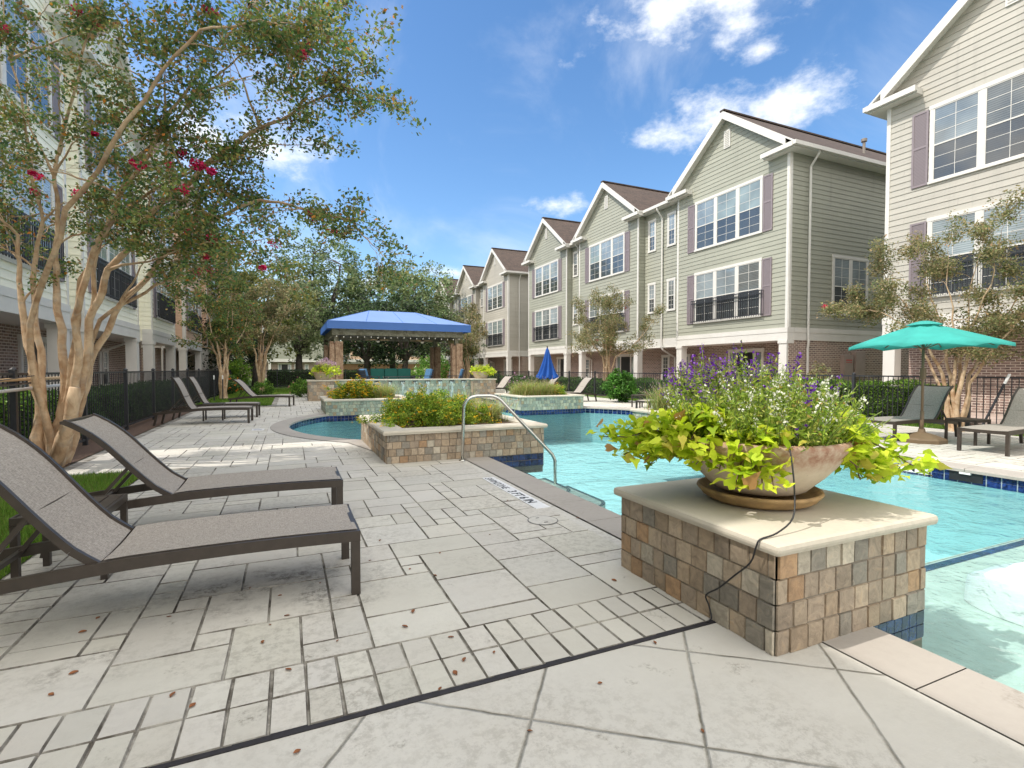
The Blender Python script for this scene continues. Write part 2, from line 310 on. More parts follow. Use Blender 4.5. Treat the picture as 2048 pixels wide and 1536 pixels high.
# ------------------------------------------------------------ mesh builder
ORG = {}
def tag(o, label=None, cat=None, group=None, kind=None):
    if label: o['label'] = label
    if cat: o['category'] = cat
    if group: o['group'] = group
    if kind: o['kind'] = kind
    return o
def thing(name, label, cat, loc=(0, 0, 0), group=None):
    o = bpy.data.objects.new(name, None); COL.objects.link(o); o.location = loc; o.empty_display_size = .1
    ORG[o.name] = Vector(loc); tag(o, label, cat, group); return o
class MB:
    def __init__(s): s.v = []; s.f = []; s.mi = []; s.c = []
    def face(s, pts, mi=0, c=None):
        i = len(s.v); s.v += [tuple(p) for p in pts]; s.f.append(tuple(range(i, i + len(pts)))); s.mi.append(mi); s.c.append(c)
    def box(s, x0, x1, y0, y1, z0, z1, mi=0, c=None):
        x0, x1 = min(x0, x1), max(x0, x1); y0, y1 = min(y0, y1), max(y0, y1); z0, z1 = min(z0, z1), max(z0, z1)
        i = len(s.v); s.v += [(x0, y0, z0), (x1, y0, z0), (x1, y1, z0), (x0, y1, z0), (x0, y0, z1), (x1, y0, z1), (x1, y1, z1), (x0, y1, z1)]
        for q in ((3, 2, 1, 0), (4, 5, 6, 7), (0, 1, 5, 4), (1, 2, 6, 5), (2, 3, 7, 6), (3, 0, 4, 7)): s.f.append(tuple(i + k for k in q)); s.mi.append(mi); s.c.append(c)
    def fbox(s, P, s0, s1, n0, n1, z0, z1, mi=0, c=None):
        a = P(s0, n0, z0); b = P(s1, n1, z1); s.box(a[0], b[0], a[1], b[1], a[2], b[2], mi, c)
    def bar(s, a, b, w, h, up=Vector((0, 0, 1)), mi=0, c=None):
        a = Vector(a); b = Vector(b); d = (b - a).normalized(); x = d.cross(up)
        x = Vector((1, 0, 0)) if x.length < 1e-4 else x.normalized(); u = x.cross(d).normalized(); i = len(s.v)
        for p in (a, b):
            for (p_, q) in ((-1, -1), (1, -1), (1, 1), (-1, 1)): s.v.append(tuple(p + x * p_ * w / 2 + u * q * h / 2))
        for q in ((3, 2, 1, 0), (4, 5, 6, 7), (0, 1, 5, 4), (1, 2, 6, 5), (2, 3, 7, 6), (3, 0, 4, 7)): s.f.append(tuple(i + k for k in q)); s.mi.append(mi); s.c.append(c)
    def tube(s, pts, rad, n=8, mi=0, cap=True, c=None):
        pts = [Vector(p) for p in pts]; k = len(pts); rad = [rad] * k if isinstance(rad, (int, float)) else rad
        i0 = len(s.v); ref = None
        for j, p in enumerate(pts):
            d = (pts[min(j + 1, k - 1)] - pts[max(j - 1, 0)])
            d = d.normalized() if d.length > 1e-9 else Vector((0, 0, 1))
            if ref is None: ref = Vector((1, 0, 0)) if abs(d.x) < .8 else Vector((0, 1, 0))
            a = (ref - d * ref.dot(d)).normalized(); b = d.cross(a); ref = a
            for m in range(n):
                t = 2 * math.pi * m / n; s.v.append(tuple(p + (a * math.cos(t) + b * math.sin(t)) * rad[j]))
        for j in range(k - 1):
            for m in range(n):
                q = (m + 1) % n; s.f.append((i0 + j * n + m, i0 + j * n + q, i0 + (j + 1) * n + q, i0 + (j + 1) * n + m)); s.mi.append(mi); s.c.append(c)
        if cap:
            s.f.append(tuple(i0 + m for m in reversed(range(n)))); s.mi.append(mi); s.c.append(c)
            s.f.append(tuple(i0 + (k - 1) * n + m for m in range(n))); s.mi.append(mi); s.c.append(c)
    def lathe(s, prof, cx=0, cy=0, n=32, mi=0, c=None):
        i0 = len(s.v); k = len(prof)
        for (r, z) in prof:
            for m in range(n): t = 2 * math.pi * m / n; s.v.append((cx + r * math.cos(t), cy + r * math.sin(t), z))
        for j in range(k - 1):
            for m in range(n):
                q = (m + 1) % n; s.f.append((i0 + j * n + m, i0 + j * n + q, i0 + (j + 1) * n + q, i0 + (j + 1) * n + m)); s.mi.append(mi); s.c.append(c)
    def grid(s, rows, mi=0, c=None):
        i0 = len(s.v); n = len(rows[0])
        for r in rows: s.v += [tuple(p) for p in r]
        for j in range(len(rows) - 1):
            for m in range(n - 1): s.f.append((i0 + j * n + m, i0 + j * n + m + 1, i0 + (j + 1) * n + m + 1, i0 + (j + 1) * n + m)); s.mi.append(mi); s.c.append(c)
    def build(s, name, mats, parent=None, smooth=False, bevel=0, kind=None, label=None):
        org = Vector((0, 0, 0)); q = parent
        while q is not None:
            if q.name in ORG: org = ORG[q.name]; break
            q = q.parent
        me = bpy.data.meshes.new(name); me.from_pydata([(v[0] - org[0], v[1] - org[1], v[2] - org[2]) for v in s.v], [], s.f)
        if not isinstance(mats, (list, tuple)): mats = [mats]
        for m in mats: me.materials.append(m)
        if len(mats) > 1: me.polygons.foreach_set('material_index', s.mi)
        if any(c is not None for c in s.c):
            at_ = me.attributes.new('Col', 'FLOAT_COLOR', 'FACE'); a = []
            for c in s.c: a += list(c or (.5, .5, .5)) + [1.0]
            at_.data.foreach_set('color', a)
        if smooth: me.polygons.foreach_set('use_smooth', [True] * len(me.polygons))
        me.update(); o = bpy.data.objects.new(name, me); COL.objects.link(o)
        if parent is not None: o.parent = parent
        if bevel:
            b = o.modifiers.new('bevel', 'BEVEL'); b.width = bevel; b.segments = 2; b.limit_method = 'ANGLE'
        if smooth and not bevel: pass
        tag(o, label, None, None, kind); return o
def copy_tree(o, loc=None, rz=None, parent=None, label=None):
    c = o.copy(); COL.objects.link(c)
    if parent is not None: c.parent = parent
    if loc is not None: c.location = loc; ORG[c.name] = Vector(loc)
    if rz is not None: c.rotation_euler = (0, 0, rz)
    if label: c['label'] = label
    for ch in list(o.children): copy_tree(ch, parent=c)
    return c
def quads(name, V, C, mat, parent, k=4, smooth=False):
    "V: (n,k,3) world coordinates, C: (n,3) colours -> one mesh of n faces"
    n = len(V); org = np.zeros(3); q = parent
    while q is not None:
        if q.name in ORG: org = np.array(ORG[q.name]); break
        q = q.parent
    me = bpy.data.meshes.new(name); me.vertices.add(n * k); me.vertices.foreach_set('co', (V - org).reshape(-1).astype(np.float32))
    me.loops.add(n * k); me.loops.foreach_set('vertex_index', np.arange(n * k, dtype=np.int32))
    me.polygons.add(n); me.polygons.foreach_set('loop_start', np.arange(0, n * k, k, dtype=np.int32)); me.polygons.foreach_set('loop_total', np.full(n, k, dtype=np.int32))
    me.materials.append(mat); a = me.attributes.new('Col', 'FLOAT_COLOR', 'FACE'); cc = np.ones((n, 4), dtype=np.float32); cc[:, :3] = np.clip(C, 0, 1); a.data.foreach_set('color', cc.reshape(-1))
    me.update(calc_edges=True); o = bpy.data.objects.new(name, me); COL.objects.link(o)
    if parent is not None: o.parent = parent
    return o
def pal(n, cols, var=.25):
    "cols: list of (weight, (r,g,b))"
    w = np.array([c[0] for c in cols], float); w /= w.sum(); cs = np.array([c[1] for c in cols]); i = rng.choice(len(cols), n, p=w)
    return cs[i] * (1 + rng.uniform(-var, var, (n, 1)))
def leafverts(P, size, up=.5, aspect=.55, bend=.0, shape=4):
    n = len(P); nr = rng.normal(size=(n, 3)); nr[:, 2] += up * 2; nr /= np.linalg.norm(nr, axis=1, keepdims=True)
    t = rng.normal(size=(n, 3)); a = np.cross(nr, t); a /= np.linalg.norm(a, axis=1, keepdims=True); b = np.cross(nr, a)
    s = (size * rng.uniform(.65, 1.35, n))[:, None]
    if shape == 4: off = [(-1, 0), (0, aspect), (1, 0), (0, -aspect)]
    elif shape == 6: off = [(-1, 0), (-.35, aspect), (.45, aspect * .8), (1, 0), (.45, -aspect * .8), (-.35, -aspect)]
    else: off = [(-.75, 0), (-1.0, .38), (-.55, .80), (-.1, .66), (.25, .36), (1.15, 0), (.25, -.36), (-.1, -.66), (-.55, -.80), (-1.0, -.38)]
    fo = 0.0 if shape == 4 else .38
    return np.stack([P + a * s * x + b * s * y + nr * s * (abs(y) * fo - (.30 * max(0, x) ** 2 if shape != 4 else 0)) for (x, y) in off], 1)
# ------------------------------------------------------------ ground, pool, deck
WZ = -0.17
def arc3(a, b, c, n=14):
    "circle arc through three points (x, y)"
    ax, ay = a; bx, by = b; cx, cy = c; d = 2 * (ax * (by - cy) + bx * (cy - ay) + cx * (ay - by))
    ux = ((ax**2 + ay**2) * (by - cy) + (bx**2 + by**2) * (cy - ay) + (cx**2 + cy**2) * (ay - by)) / d
    uy = ((ax**2 + ay**2) * (cx - bx) + (bx**2 + by**2) * (ax - cx) + (cx**2 + cy**2) * (bx - ax)) / d
    r = math.hypot(ax - ux, ay - uy); t0 = math.atan2(ay - uy, ax - ux); t1 = math.atan2(by - uy, bx - ux); t2 = math.atan2(cy - uy, cx - ux)
    while t1 - t0 > math.pi: t1 -= 2 * math.pi
    while t0 - t1 > math.pi: t1 += 2 * math.pi
    while t2 - t1 > math.pi: t2 -= 2 * math.pi
    while t1 - t2 > math.pi: t2 += 2 * math.pi
    return [(ux + r * math.cos(t0 + (t2 - t0) * i / n), uy + r * math.sin(t0 + (t2 - t0) * i / n)) for i in range(n + 1)]
OUTL = [(2.65, -5), (2.65, 7.4), (1.7, 7.6)] + arc3((1.25, 9.55), (-.05, 12.5), (1.05, 15.5), 20) + [(2, 16.2), (2.4, 17.5), (2.2, 19), (2.2, 22.6), (8.2, 22.6), (8.2, 19), (7.6, 16.5), (9.0, 15.9)] \
    + arc3((9.15, 15.0), (10.45, 12.2), (9.35, 9.3), 20) + [(8.6, 7.8), (8.1, 7.4), (8.1, -5)]
def offset(poly, d):
    n = len(poly); o = []
    for i in range(n):
        p0 = Vector(poly[i - 1]); p = Vector(poly[i]); p1 = Vector(poly[(i + 1) % n]); a = (p - p0).normalized(); b = (p1 - p).normalized()
        na = Vector((a.y, -a.x)); nb = Vector((b.y, -b.x)); m = (na + nb); m = m.normalized() if m.length > 1e-4 else na
        k = max(.5, m.dot(na)); o.append(tuple(p + m * (-d / k)))
    return o
# OUTL runs up the left side and down the right side (clockwise): positive offset = outwards
OUT36 = offset(OUTL, .36)
def inside(x, y, poly):
    c = False; j = len(poly) - 1
    for i in range(len(poly)):
        xi, yi = poly[i]; xj, yj = poly[j]
        if (yi > y) != (yj > y) and x < (xj - xi) * (y - yi) / (yj - yi) + xi: c = not c
        j = i
    return c
def sheet(name, outer, holes, z, mat, kind='structure'):
    loops = [[Vector((x, y, z)) for x, y in outer]] + [[Vector((x, y, z)) for x, y in h] for h in holes]
    flat = [p for l in loops for p in l]; tr = tessellate_polygon(loops); m = MB(); m.v = [tuple(p) for p in flat]; m.f = [tuple(t) for t in tr]
    m.f = [t if (flat[t[1]] - flat[t[0]]).cross(flat[t[2]] - flat[t[0]]).z > 0 else t[::-1] for t in m.f]
    m.mi = [0] * len(m.f); m.c = [None] * len(m.f); return m.build(name, mat, kind=kind)
def rect(x0, x1, y0, y1): return [(x0, y0), (x1, y0), (x1, y1), (x0, y1)]
big = 700
sheet('ground', rect(-big, big, -big, big), [offset(OUTL, .05)], -0.06, M['earth'])
DX0, DX1 = -2.75, 13.0
deck = MB()
sheet('pool_deck', [(-1.66, 1.95), (13.0, 1.95), (13.0, 29), (-1.0, 29), (-1.0, 21), (-2.75, 21), (-2.75, 7.7), (-1.66, 7.7)], [[p for p in offset(OUTL, .05) if p[1] > -9]] if False else [], -0.5, M['groove']) if False else None
# deck base in two halves so that the pool stays open
def cut_sheet(name, outer, z, mat):
    bm = bmesh.new(); loops = [outer, offset(OUTL, .04)]
    res = [[Vector((x, y, z)) for x, y in l] for l in loops]; flat = res[0] + res[1]; tr = tessellate_polygon(res)
    m = MB(); m.v = [tuple(p) for p in flat]
    for t in tr:
        if (flat[t[1]] - flat[t[0]]).cross(flat[t[2]] - flat[t[0]]).z < 0: t = t[::-1]
        m.f.append(tuple(t)); m.mi.append(0); m.c.append(None)
    bm.free(); return m.build(name, mat, kind='structure')
deck_base = cut_sheet('pool_deck', [(-1.66, -7), (13.0, -7), (13.0, 29), (-.6, 29), (-.6, 22), (-2.75, 20), (-2.75, 7.7), (-1.66, 7.7)], -0.012, M['groove'])
near = sheet('scored_pavement', [(-1.66, -6.9), (2.306, -6.9), (2.306, 1.936), (-1.66, 1.936)], [], -0.001, M['plain_conc'])
jt = MB()
for i in range(30):
    x = -1.66 + i * .122; jt.box(x, x + .1225, 1.937, 1.963 + random.uniform(-.005, .005), -.01, .0035)
jt.build('expansion_joint', plain('tar_joint', (.022, .02, .024), .8, .3, 30, .5), kind='structure')
tiles = MB()
def tile(x0, x1, y0, y1, g=.003, z=0.0):
    g1 = g * random.uniform(.6, 1.1); x0 += g1; x1 -= g1; y0 += g1; y1 -= g * random.uniform(.6, 1.3); j = lambda: random.uniform(-.0025, .0025)
    c = .0045; kk = random.uniform(.9, 1.05); tc_ = (kk, kk * random.uniform(.985, 1.0), kk * random.uniform(.95, 1.0)); zz = z + random.uniform(-.0012, .0012); i = len(tiles.v)
    xs = [(x0 + j(), y0 + j()), (x1 + j(), y0 + j()), (x1 + j(), y1 + j()), (x0 + j(), y1 + j())]; cx = (x0 + x1) / 2; cy = (y0 + y1) / 2
    tiles.v += [(a, b, -.0125) for a, b in xs]
    tiles.v += [(a + (c if a < cx else -c), b + (c if b < cy else -c), zz) for a, b in xs]
    for q in ((4, 5, 6, 7), (0, 1, 5, 4), (1, 2, 6, 5), (2, 3, 7, 6), (3, 0, 4, 7)): tiles.f.append(tuple(i + k for k in q)); tiles.mi.append(0 if q[0] == 4 else 1); tiles.c.append(tc_)
def okrect(x0, x1, y0, y1):
    for x in (x0, x1, (x0 + x1) / 2):
        for y in (y0, y1, (y0 + y1) / 2):
            if inside(x, y, OUT36): return False
    return True
# double soldier course beside the joint and along the lawn
x = -1.195
while x < 2.26:
    w = random.uniform(.125, .15)
    if not (1.95 < x + w / 2 < 3.2 and False): tile(x, min(x + w, 2.304), 1.966, 2.185, .003); tile(x, min(x + w, 2.304), 2.185, 2.40, .003)
    x += w
y = 1.972
while y < 7.6:
    h = random.uniform(.125, .15); tile(-1.64, -1.42, y, y + h, .003); tile(-1.42, -1.205, y, y + h, .003); y += h
u = .155; nx = int((12.95 + 2.64) / u); ny = int((28.8 - 2.4) / u); used = np.zeros((nx + 4, ny + 4), bool)
pats = [(3, 2), (2, 2), (2, 3), (2, 1), (1, 2), (3, 1), (4, 2), (3, 3), (4, 3), (2, 2), (3, 2)]
def zone(x0, x1, y0, y1):
    if x1 > 13.0 or y1 > 29: return False
    lim = -1.201 if y0 < 7.75 else (-2.7 if y0 < 19.8 else -.55)
    if x0 < lim: return False
    if y1 < 2.3: return False
    return okrect(x0, x1, y0, y1)
for j in range(ny):
    for i in range(nx):
        if used[i, j]: continue
        x0 = -1.2 - 9 * u + i * u; y0 = 2.4 + j * u; random.shuffle(pats); done = False
        for (a, b) in pats + [(1, 1)]:
            if i + a > nx or j + b > ny or used[i:i + a, j:j + b].any(): continue
            if (a, b) != (1, 1) and a * b < 4 and random.random() < .35: continue
            if zone(x0, x0 + a * u, y0, y0 + b * u): used[i:i + a, j:j + b] = True; tile(x0, x0 + a * u, y0, y0 + b * u); done = True; break
        if not done: used[i, j] = True
# right side south strip
yy = 1.98
while yy > -3:
    xx = 8.5
    while xx < 12.6:
        w = random.choice((.41, .6, .8)); tile(xx, xx + w, yy, yy + .4); xx += w
    yy -= .41
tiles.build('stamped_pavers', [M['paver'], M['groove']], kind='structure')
# thin filler sheet beside the curved coping so that no dirt gap shows
def ring(name, poly, d0, d1, z, mat, closed=True):
    a = offset(poly, d0); b = offset(poly, d1); m = MB()
    for i in range(len(poly) - 1): m.face([(a[i][0], a[i][1], z), (b[i][0], b[i][1], z), (b[i + 1][0], b[i + 1][1], z), (a[i + 1][0], a[i + 1][1], z)], 0, (1, 1, 1))
    return m.build(name, mat, kind='structure')
ring('deck_border', OUTL, .35, .62, -.0045, M['paver'])
# coping in blocks
def resample(poly, step):
    o = [];
    for i in range(len(poly) - 1):
        a = Vector(poly[i]); b = Vector(poly[i + 1]); n = max(1, round((b - a).length / step))
        for k in range(n): o.append(tuple(a + (b - a) * k / n))
    o.append(poly[-1]); return o
RS = resample(OUTL, .62); A = offset(RS, -.03); B = offset(RS, .34); cp = MB()
acc_ = 0
for i in range(len(RS) - 1):
    a0, a1, b0, b1 = Vector(A[i]), Vector(A[i + 1]), Vector(B[i]), Vector(B[i + 1]); acc_ += (a1 - a0).length
    g0 = 0; g1 = 0
    if acc_ > .6: acc_ = 0; g1 = .006
    da = (a1 - a0).normalized(); db = (b1 - b0).normalized(); a1 = a1 - da * g1; b1 = b1 - db * g1
    zt = .003; p = [(a0.x, a0.y), (b0.x, b0.y), (b1.x, b1.y), (a1.x, a1.y)]
    cp.face([(x, y, zt) for x, y in p]); nrm = Vector((a0.x - b0.x, a0.y - b0.y)).normalized() * .012
    cp.face([(a0.x, a0.y, zt), (a1.x, a1.y, zt), (a1.x + nrm.x, a1.y + nrm.y, zt - .015), (a0.x + nrm.x, a0.y + nrm.y, zt - .015)])
    cp.face([(a0.x + nrm.x, a0.y + nrm.y, zt - .015), (a1.x + nrm.x, a1.y + nrm.y, zt - .015), (a1.x + nrm.x, a1.y + nrm.y, zt - .05), (a0.x + nrm.x, a0.y + nrm.y, zt - .05)])
    cp.face([(a0.x + nrm.x, a0.y + nrm.y, zt - .05), (a1.x + nrm.x, a1.y + nrm.y, zt - .05), (a1.x - nrm.x * 3, a1.y - nrm.y * 3, zt - .05), (a0.x - nrm.x * 3, a0.y - nrm.y * 3, zt - .05)])
cp.build('pool_coping', M['coping'], kind='structure')
# basin: glazed tile band, plaster walls, floor
tb = MB(); pw = MB(); RS2 = resample(OUTL, .152)
for i in range(len(RS2) - 1):
    a = Vector(RS2[i]); b = Vector(RS2[i + 1])
    if (a - b).length < 1e-3: continue
    d = (b - a).normalized() * .006; nn = Vector((d.y, -d.x)).normalized() * .004
    for z0, z1 in ((-.118, -.045), (-.195, -.122)):
        k = random.uniform(.5, 1.3); c = (.012 * k, .03 * k, .12 * k); tb.face([(a.x + d.x + nn.x, a.y + d.y + nn.y, z0), (b.x - d.x + nn.x, b.y - d.y + nn.y, z0), (b.x - d.x + nn.x, b.y - d.y + nn.y, z1), (a.x + d.x + nn.x, a.y + d.y + nn.y, z1)], 0, c)
    tb.face([(a.x, a.y, -.2), (b.x, b.y, -.2), (b.x, b.y, -.04), (a.x, a.y, -.04)], 1, (.5, .5, .5)); pw.face([(a.x, a.y, -1.25), (b.x, b.y, -1.25), (b.x, b.y, -.2), (a.x, a.y, -.2)])
tb.build('waterline_tiles', [M['glazed'], plain('tile_grout', (.35, .42, .45), .8)], kind='structure')
pw.build('pool_wall', M['plaster'], kind='structure')
sheet('pool_floor', OUTL, [], -1.2, M['plaster'])
sheet('pool_water', offset(OUTL, .001), [], WZ, M['water'])
# tanning ledge at the near end, with its tile stripe, and the rounded entry steps
lg = MB(); lg.box(2.66, 8.09, -5, 2.60, -1.19, -.42); lg.box(2.66, 8.09, 2.602, 2.615, -.44, -.415); lg.build('sun_ledge', M['plaster_pale'], kind='structure')
ls = MB()
for i in range(36):
    k = random.uniform(.5, 1.3); ls.box(2.66 + i * .15, 2.66 + i * .15 + .145, 2.50, 2.575, -.419, -.414, 0, (.015 * k, .04 * k, .15 * k))
ls.build('ledge_tile_stripe', M['glazed'], kind='structure')
stp = MB(); st2 = MB()
for xe, ye, z in ((3.22, 6.25, -.25), (3.64, 6.0, -.40), (4.05, 5.75, -.56)):
    r = .32; arc = [(xe - r + r * math.cos(-math.pi / 2 * t / 10), ye + r + r * math.sin(-math.pi / 2 * t / 10)) for t in range(11)]; pts = [(2.66, 7.02), (xe, 7.02)] + arc + [(2.66, ye)]
    stp.face([(x, y, z) for x, y in pts]); edge_ = pts[1:]
    if xe > 3.6: stp.face([(2.66, 7.02, -1.19), (2.66, 7.9, -1.19), (2.66, 7.9, z), (2.66, 7.02, z)])
    for i in range(len(edge_) - 1):
        p, q = edge_[i], edge_[i + 1]; stp.face([(p[0], p[1], -1.19), (q[0], q[1], -1.19), (q[0], q[1], z), (p[0], p[1], z)]); d_ = Vector((q[0] - p[0], q[1] - p[1])).normalized(); n_ = Vector((-d_.y, d_.x)) * -1
        c_ = Vector((xe - r, ye + r)); n0 = (c_ - Vector(p)).normalized() if 0 < i < 11 else Vector((-1, 0)) if i == 0 else Vector((0, 1)); n1_ = (c_ - Vector(q)).normalized() if 0 < i + 1 < 11 else (Vector((-1, 0)) if i + 1 <= 1 else Vector((0, 1)))
        st2.face([(p[0], p[1], z + .004), (q[0], q[1], z + .004), (q[0] + n1_.x * .055, q[1] + n1_.y * .055, z + .004), (p[0] + n0.x * .055, p[1] + n0.y * .055, z + .004)], 0, (.008, .016, .04))
stp.build('entry_steps', M['plaster_pale'], kind='structure'); st2.build('step_edge_tiles', M['glazed'], kind='structure')
# lawns, beds and walks
def flat(name, x0, x1, y0, y1, z, mat, kind='structure'):
    m = MB(); m.face([(x0, y0, z), (x1, y0, z), (x1, y1, z), (x0, y1, z)]); return m.build(name, mat, kind=kind)
flat('lawn', -2.9, -1.66, -7, 7.7, -.006, M['lawn']); flat('lawn', -3.1, -.62, 20.2, 29.2, -.008, M['lawn']); flat('lawn', -3.1, 13, 29.2, 39.5, -.010, M['lawn'])
flat('lawn', 13.02, 13.9, -8, 29, -.012, M['lawn']); flat('lawn', -60, 80, 41, 78, -.02, M['lawn'])
flat('planting_bed', -3.4, -2.76, -7, 20, -.003, M['soil']); flat('planting_bed', -4.3, -3.4, -12, 60, -.006, M['soil']); flat('planting_bed', 13.9, 15.0, -12, 60, -.008, M['soil'])
flat('path', -6.4, -4.3, -14, 62, .004, M['gravel']); flat('path', 15.0, 18.6, -14, 72, .002, M['gravel'])
def blades(name, n, fx, mat_cols, h=(.03, .07), w=.004, lean=.6, parent=None, kind=None):
    P = fx(n); hh = rng.uniform(h[0], h[1], n); a = rng.uniform(0, 2 * np.pi, n); d = np.stack([np.cos(a), np.sin(a), np.zeros(n)], 1); s = np.stack([-np.sin(a), np.cos(a), np.zeros(n)], 1) * w
    l = rng.uniform(0.1, lean, n); T = P + d * (hh * l)[:, None] + np.array([0, 0, 1]) * hh[:, None]; V = np.stack([P - s, P + s, T], 1)
    o = quads(name, V, pal(n, mat_cols, .3), M['leaf'], parent, 3); tag(o, kind=kind); return o
gcols = [(4, (.13, .26, .03)), (3, (.20, .34, .045)), (1, (.28, .28, .08))]
blades('grass', 42000, lambda n: np.stack([rng.uniform(-2.85, -1.655 , n), rng.uniform(1.5, 7.75, n), np.full(n, -.006)], 1), gcols, (.03, .075), .0035, .8, kind='stuff')
blades('grass', 16000, lambda n: np.stack([rng.uniform(-3.1, -.6, n), rng.uniform(20, 29, n), np.full(n, -.008)], 1), gcols, (.04, .09), .008, kind='stuff')
blades('grass', 14000, lambda n: np.stack([rng.uniform(12.95, 13.7, n), rng.uniform(4, 18, n), np.full(n, -.01)], 1), gcols, (.03, .09), .007, kind='stuff')
blades('grass', 16000, lambda n: np.stack([rng.uniform(-3.1, 6, n), rng.uniform(29, 36, n), np.full(n, -.01)], 1), gcols, (.05, .11), .012, kind='stuff')

# ------------------------------------------------------------ stone planters
NAT = [(5, (.34, .26, .18)), (4, (.29, .23, .17)), (3, (.39, .31, .225)), (.9, (.36, .23, .13)), (1.2, (.44, .39, .31)), (3, (.25, .225, .185)), (.4, (.21, .19, .165))]
GRN = [(5, (.33, .37, .30)), (4, (.27, .31, .25)), (3, (.40, .41, .31)), (1.2, (.37, .29, .18)), (2, (.24, .28, .25)), (1, (.46, .47, .39))]
def facing(mb, P, s0, s1, z0, z1, cols, tw=.1, th=.1, seed=0):
    "irregular slate squares on plane P(s, n, z)"
    rnd = random.Random(seed); nrow = max(1, round((z1 - z0) / th)); th = (z1 - z0) / nrow; ws = [c[0] for c in cols]
    mb.fbox(P, s0, s1, -.03, 0, z0, z1, 1)
    for r in range(nrow):
        s = s0 - rnd.uniform(0, tw)
        while s < s1:
            w = tw * rnd.uniform(.86, 1.16); a = max(s, s0) + .003; b = min(s + w, s1) - .003; s += w
            if b - a < .015: continue
            c = rnd.choices(cols, ws)[0][1]; k = rnd.uniform(.84, 1.16); n1 = rnd.uniform(.005, .012); za = z0 + r * th + .003; zb = z0 + (r + 1) * th - .003
            d = .003; f = [P(a, 0, za), P(b, 0, za), P(b, 0, zb), P(a, 0, zb)]; g = [P(a + d, n1 + rnd.uniform(-.002, .002), za + d), P(b - d, n1 + rnd.uniform(-.002, .002), za + d), P(b - d, n1, zb - d), P(a + d, n1, zb - d)]
            cc = tuple(v * k for v in c); mb.face(g, 0, cc)
            for q in range(4): mb.face([f[q], f[(q + 1) % 4], g[(q + 1) % 4], g[q]], 0, cc)
def planes(x0, x1, y0, y1):
    return [(lambda s, n, z: (s, y0 - n, z), x0, x1), (lambda s, n, z: (s, y1 + n, z), x0, x1), (lambda s, n, z: (x0 - n, s, z), y0, y1), (lambda s, n, z: (x1 + n, s, z), y0, y1)]
def planter(name, label, cat, x0, x1, y0, y1, zt, cols, cap=.26, solid=False, group=None, tw=.1, seed=1, zb=-.005, wet=(), soil_drop=.03):
    t = thing(name, label, cat, ((x0 + x1) / 2, (y0 + y1) / 2, 0), group); ct = .055; fm = MB(); bl = MB()
    for i, (P, a, b) in enumerate(planes(x0, x1, y0, y1)):
        facing(fm, P, a, b, zb if i not in wet else -.045, zt - ct, cols, tw, tw, seed + i)
        if i in wet:
            k = int((b - a) / .1)
            for q in range(k):
                s = a + (b - a) * q / k
                for z0, z1 in ((-.125, -.05), (-.205, -.13)):
                    e = random.uniform(.5, 1.3); bl.fbox(P, s + .004, s + (b - a) / k - .004, -.004, .004, z0, z1, 0, (.012 * e, .028 * e, .11 * e))
            bl.fbox(P, a, b, -.03, 0, -.21, -.045, 1, (.4, .4, .4))
    fm.build('stone_facing', [M['slate'], M['grout']], t)
    if bl.v: bl.build('waterline_tile_band', [M['glazed'], M['grout']], t)
    cm = MB(); e = .045; o = [(x0 - e, x1 + e, y0 - e, y1 + e)]; z0, z1 = zt - ct, zt
    if solid:
        cm.box(x0 - e, x1 + e, y0 - e, y1 + e, z0, z1); cm.build('capstone', M['cap'], t, bevel=.022)
        core = MB(); core.box(x0 + .02, x1 - .02, y0 + .02, y1 - .02, -.3, zt - ct - .002); core.build('core', M['grout'], t)
    else:
        X0, X1, Y0, Y1 = x0 - e, x1 + e, y0 - e, y1 + e; w = cap
        def ringf(z, flip):
            a = [(X0, Y0), (X1, Y0), (X1, Y1), (X0, Y1)]; b = [(X0 + w, Y0 + w), (X1 - w, Y0 + w), (X1 - w, Y1 - w), (X0 + w, Y1 - w)]
            return a, b
        a, b = ringf(0, 0); r_ = .018; prof = [(0, z0), (0, z1 - r_), (r_, z1)]
        for q in range(4):
            p0, p1 = a[q], a[(q + 1) % 4]; i0, i1 = b[q], b[(q + 1) % 4]
            def lerp(p, i, d): return (p[0] + (i[0] - p[0]) * d / w, p[1] + (i[1] - p[1]) * d / w)
            pts = [(0, z0), (-.0, z0 + .012), (-.006, z0 + .028), (0, z1 - .012), (.012, z1), (w, z1), (w, z0)]
            for m in range(len(pts) - 1):
                (d0, za), (d1, zb_) = pts[m], pts[m + 1]
                A0, A1 = lerp(p0, i0, d0), lerp(p1, i1, d0); B0, B1 = lerp(p0, i0, d1), lerp(p1, i1, d1)
                cm.face([(A0[0], A0[1], za), (A1[0], A1[1], za), (B1[0], B1[1], zb_), (B0[0], B0[1], zb_)])
            cm.face([(p0[0], p0[1], z0), (p1[0], p1[1], z0), (i1[0], i1[1], z0), (i0[0], i0[1], z0)])
        cm.build('capstone', M['cap'], t); sm = MB(); X0 += w; X1 -= w; Y0 += w; Y1 -= w
        sm.face([(X0, Y0, zt - soil_drop), (X1, Y0, zt - soil_drop), (X1, Y1, zt - soil_drop), (X0, Y1, zt - soil_drop)]); sm.build('soil', M['soil'], t)
    return t
PED = planter('stone_pedestal', 'square brown slate-tiled pedestal with cream limestone cap carrying the big bowl in the foreground', 'pedestal', 2.0, 3.14, 1.6, 2.76, .52, NAT, solid=True, tw=.108, seed=3)
ftm = MB(); 
for q in range(7):
    s = 2.68 + q * .065
    for z0, z1 in ((-.075, -.005), (-.15, -.08)): e = random.uniform(.5, 1.4); ftm.box(s, s + .061, 1.6 - .006, 1.6, z0, z1, 0, (.010 * e, .024 * e, .085 * e))
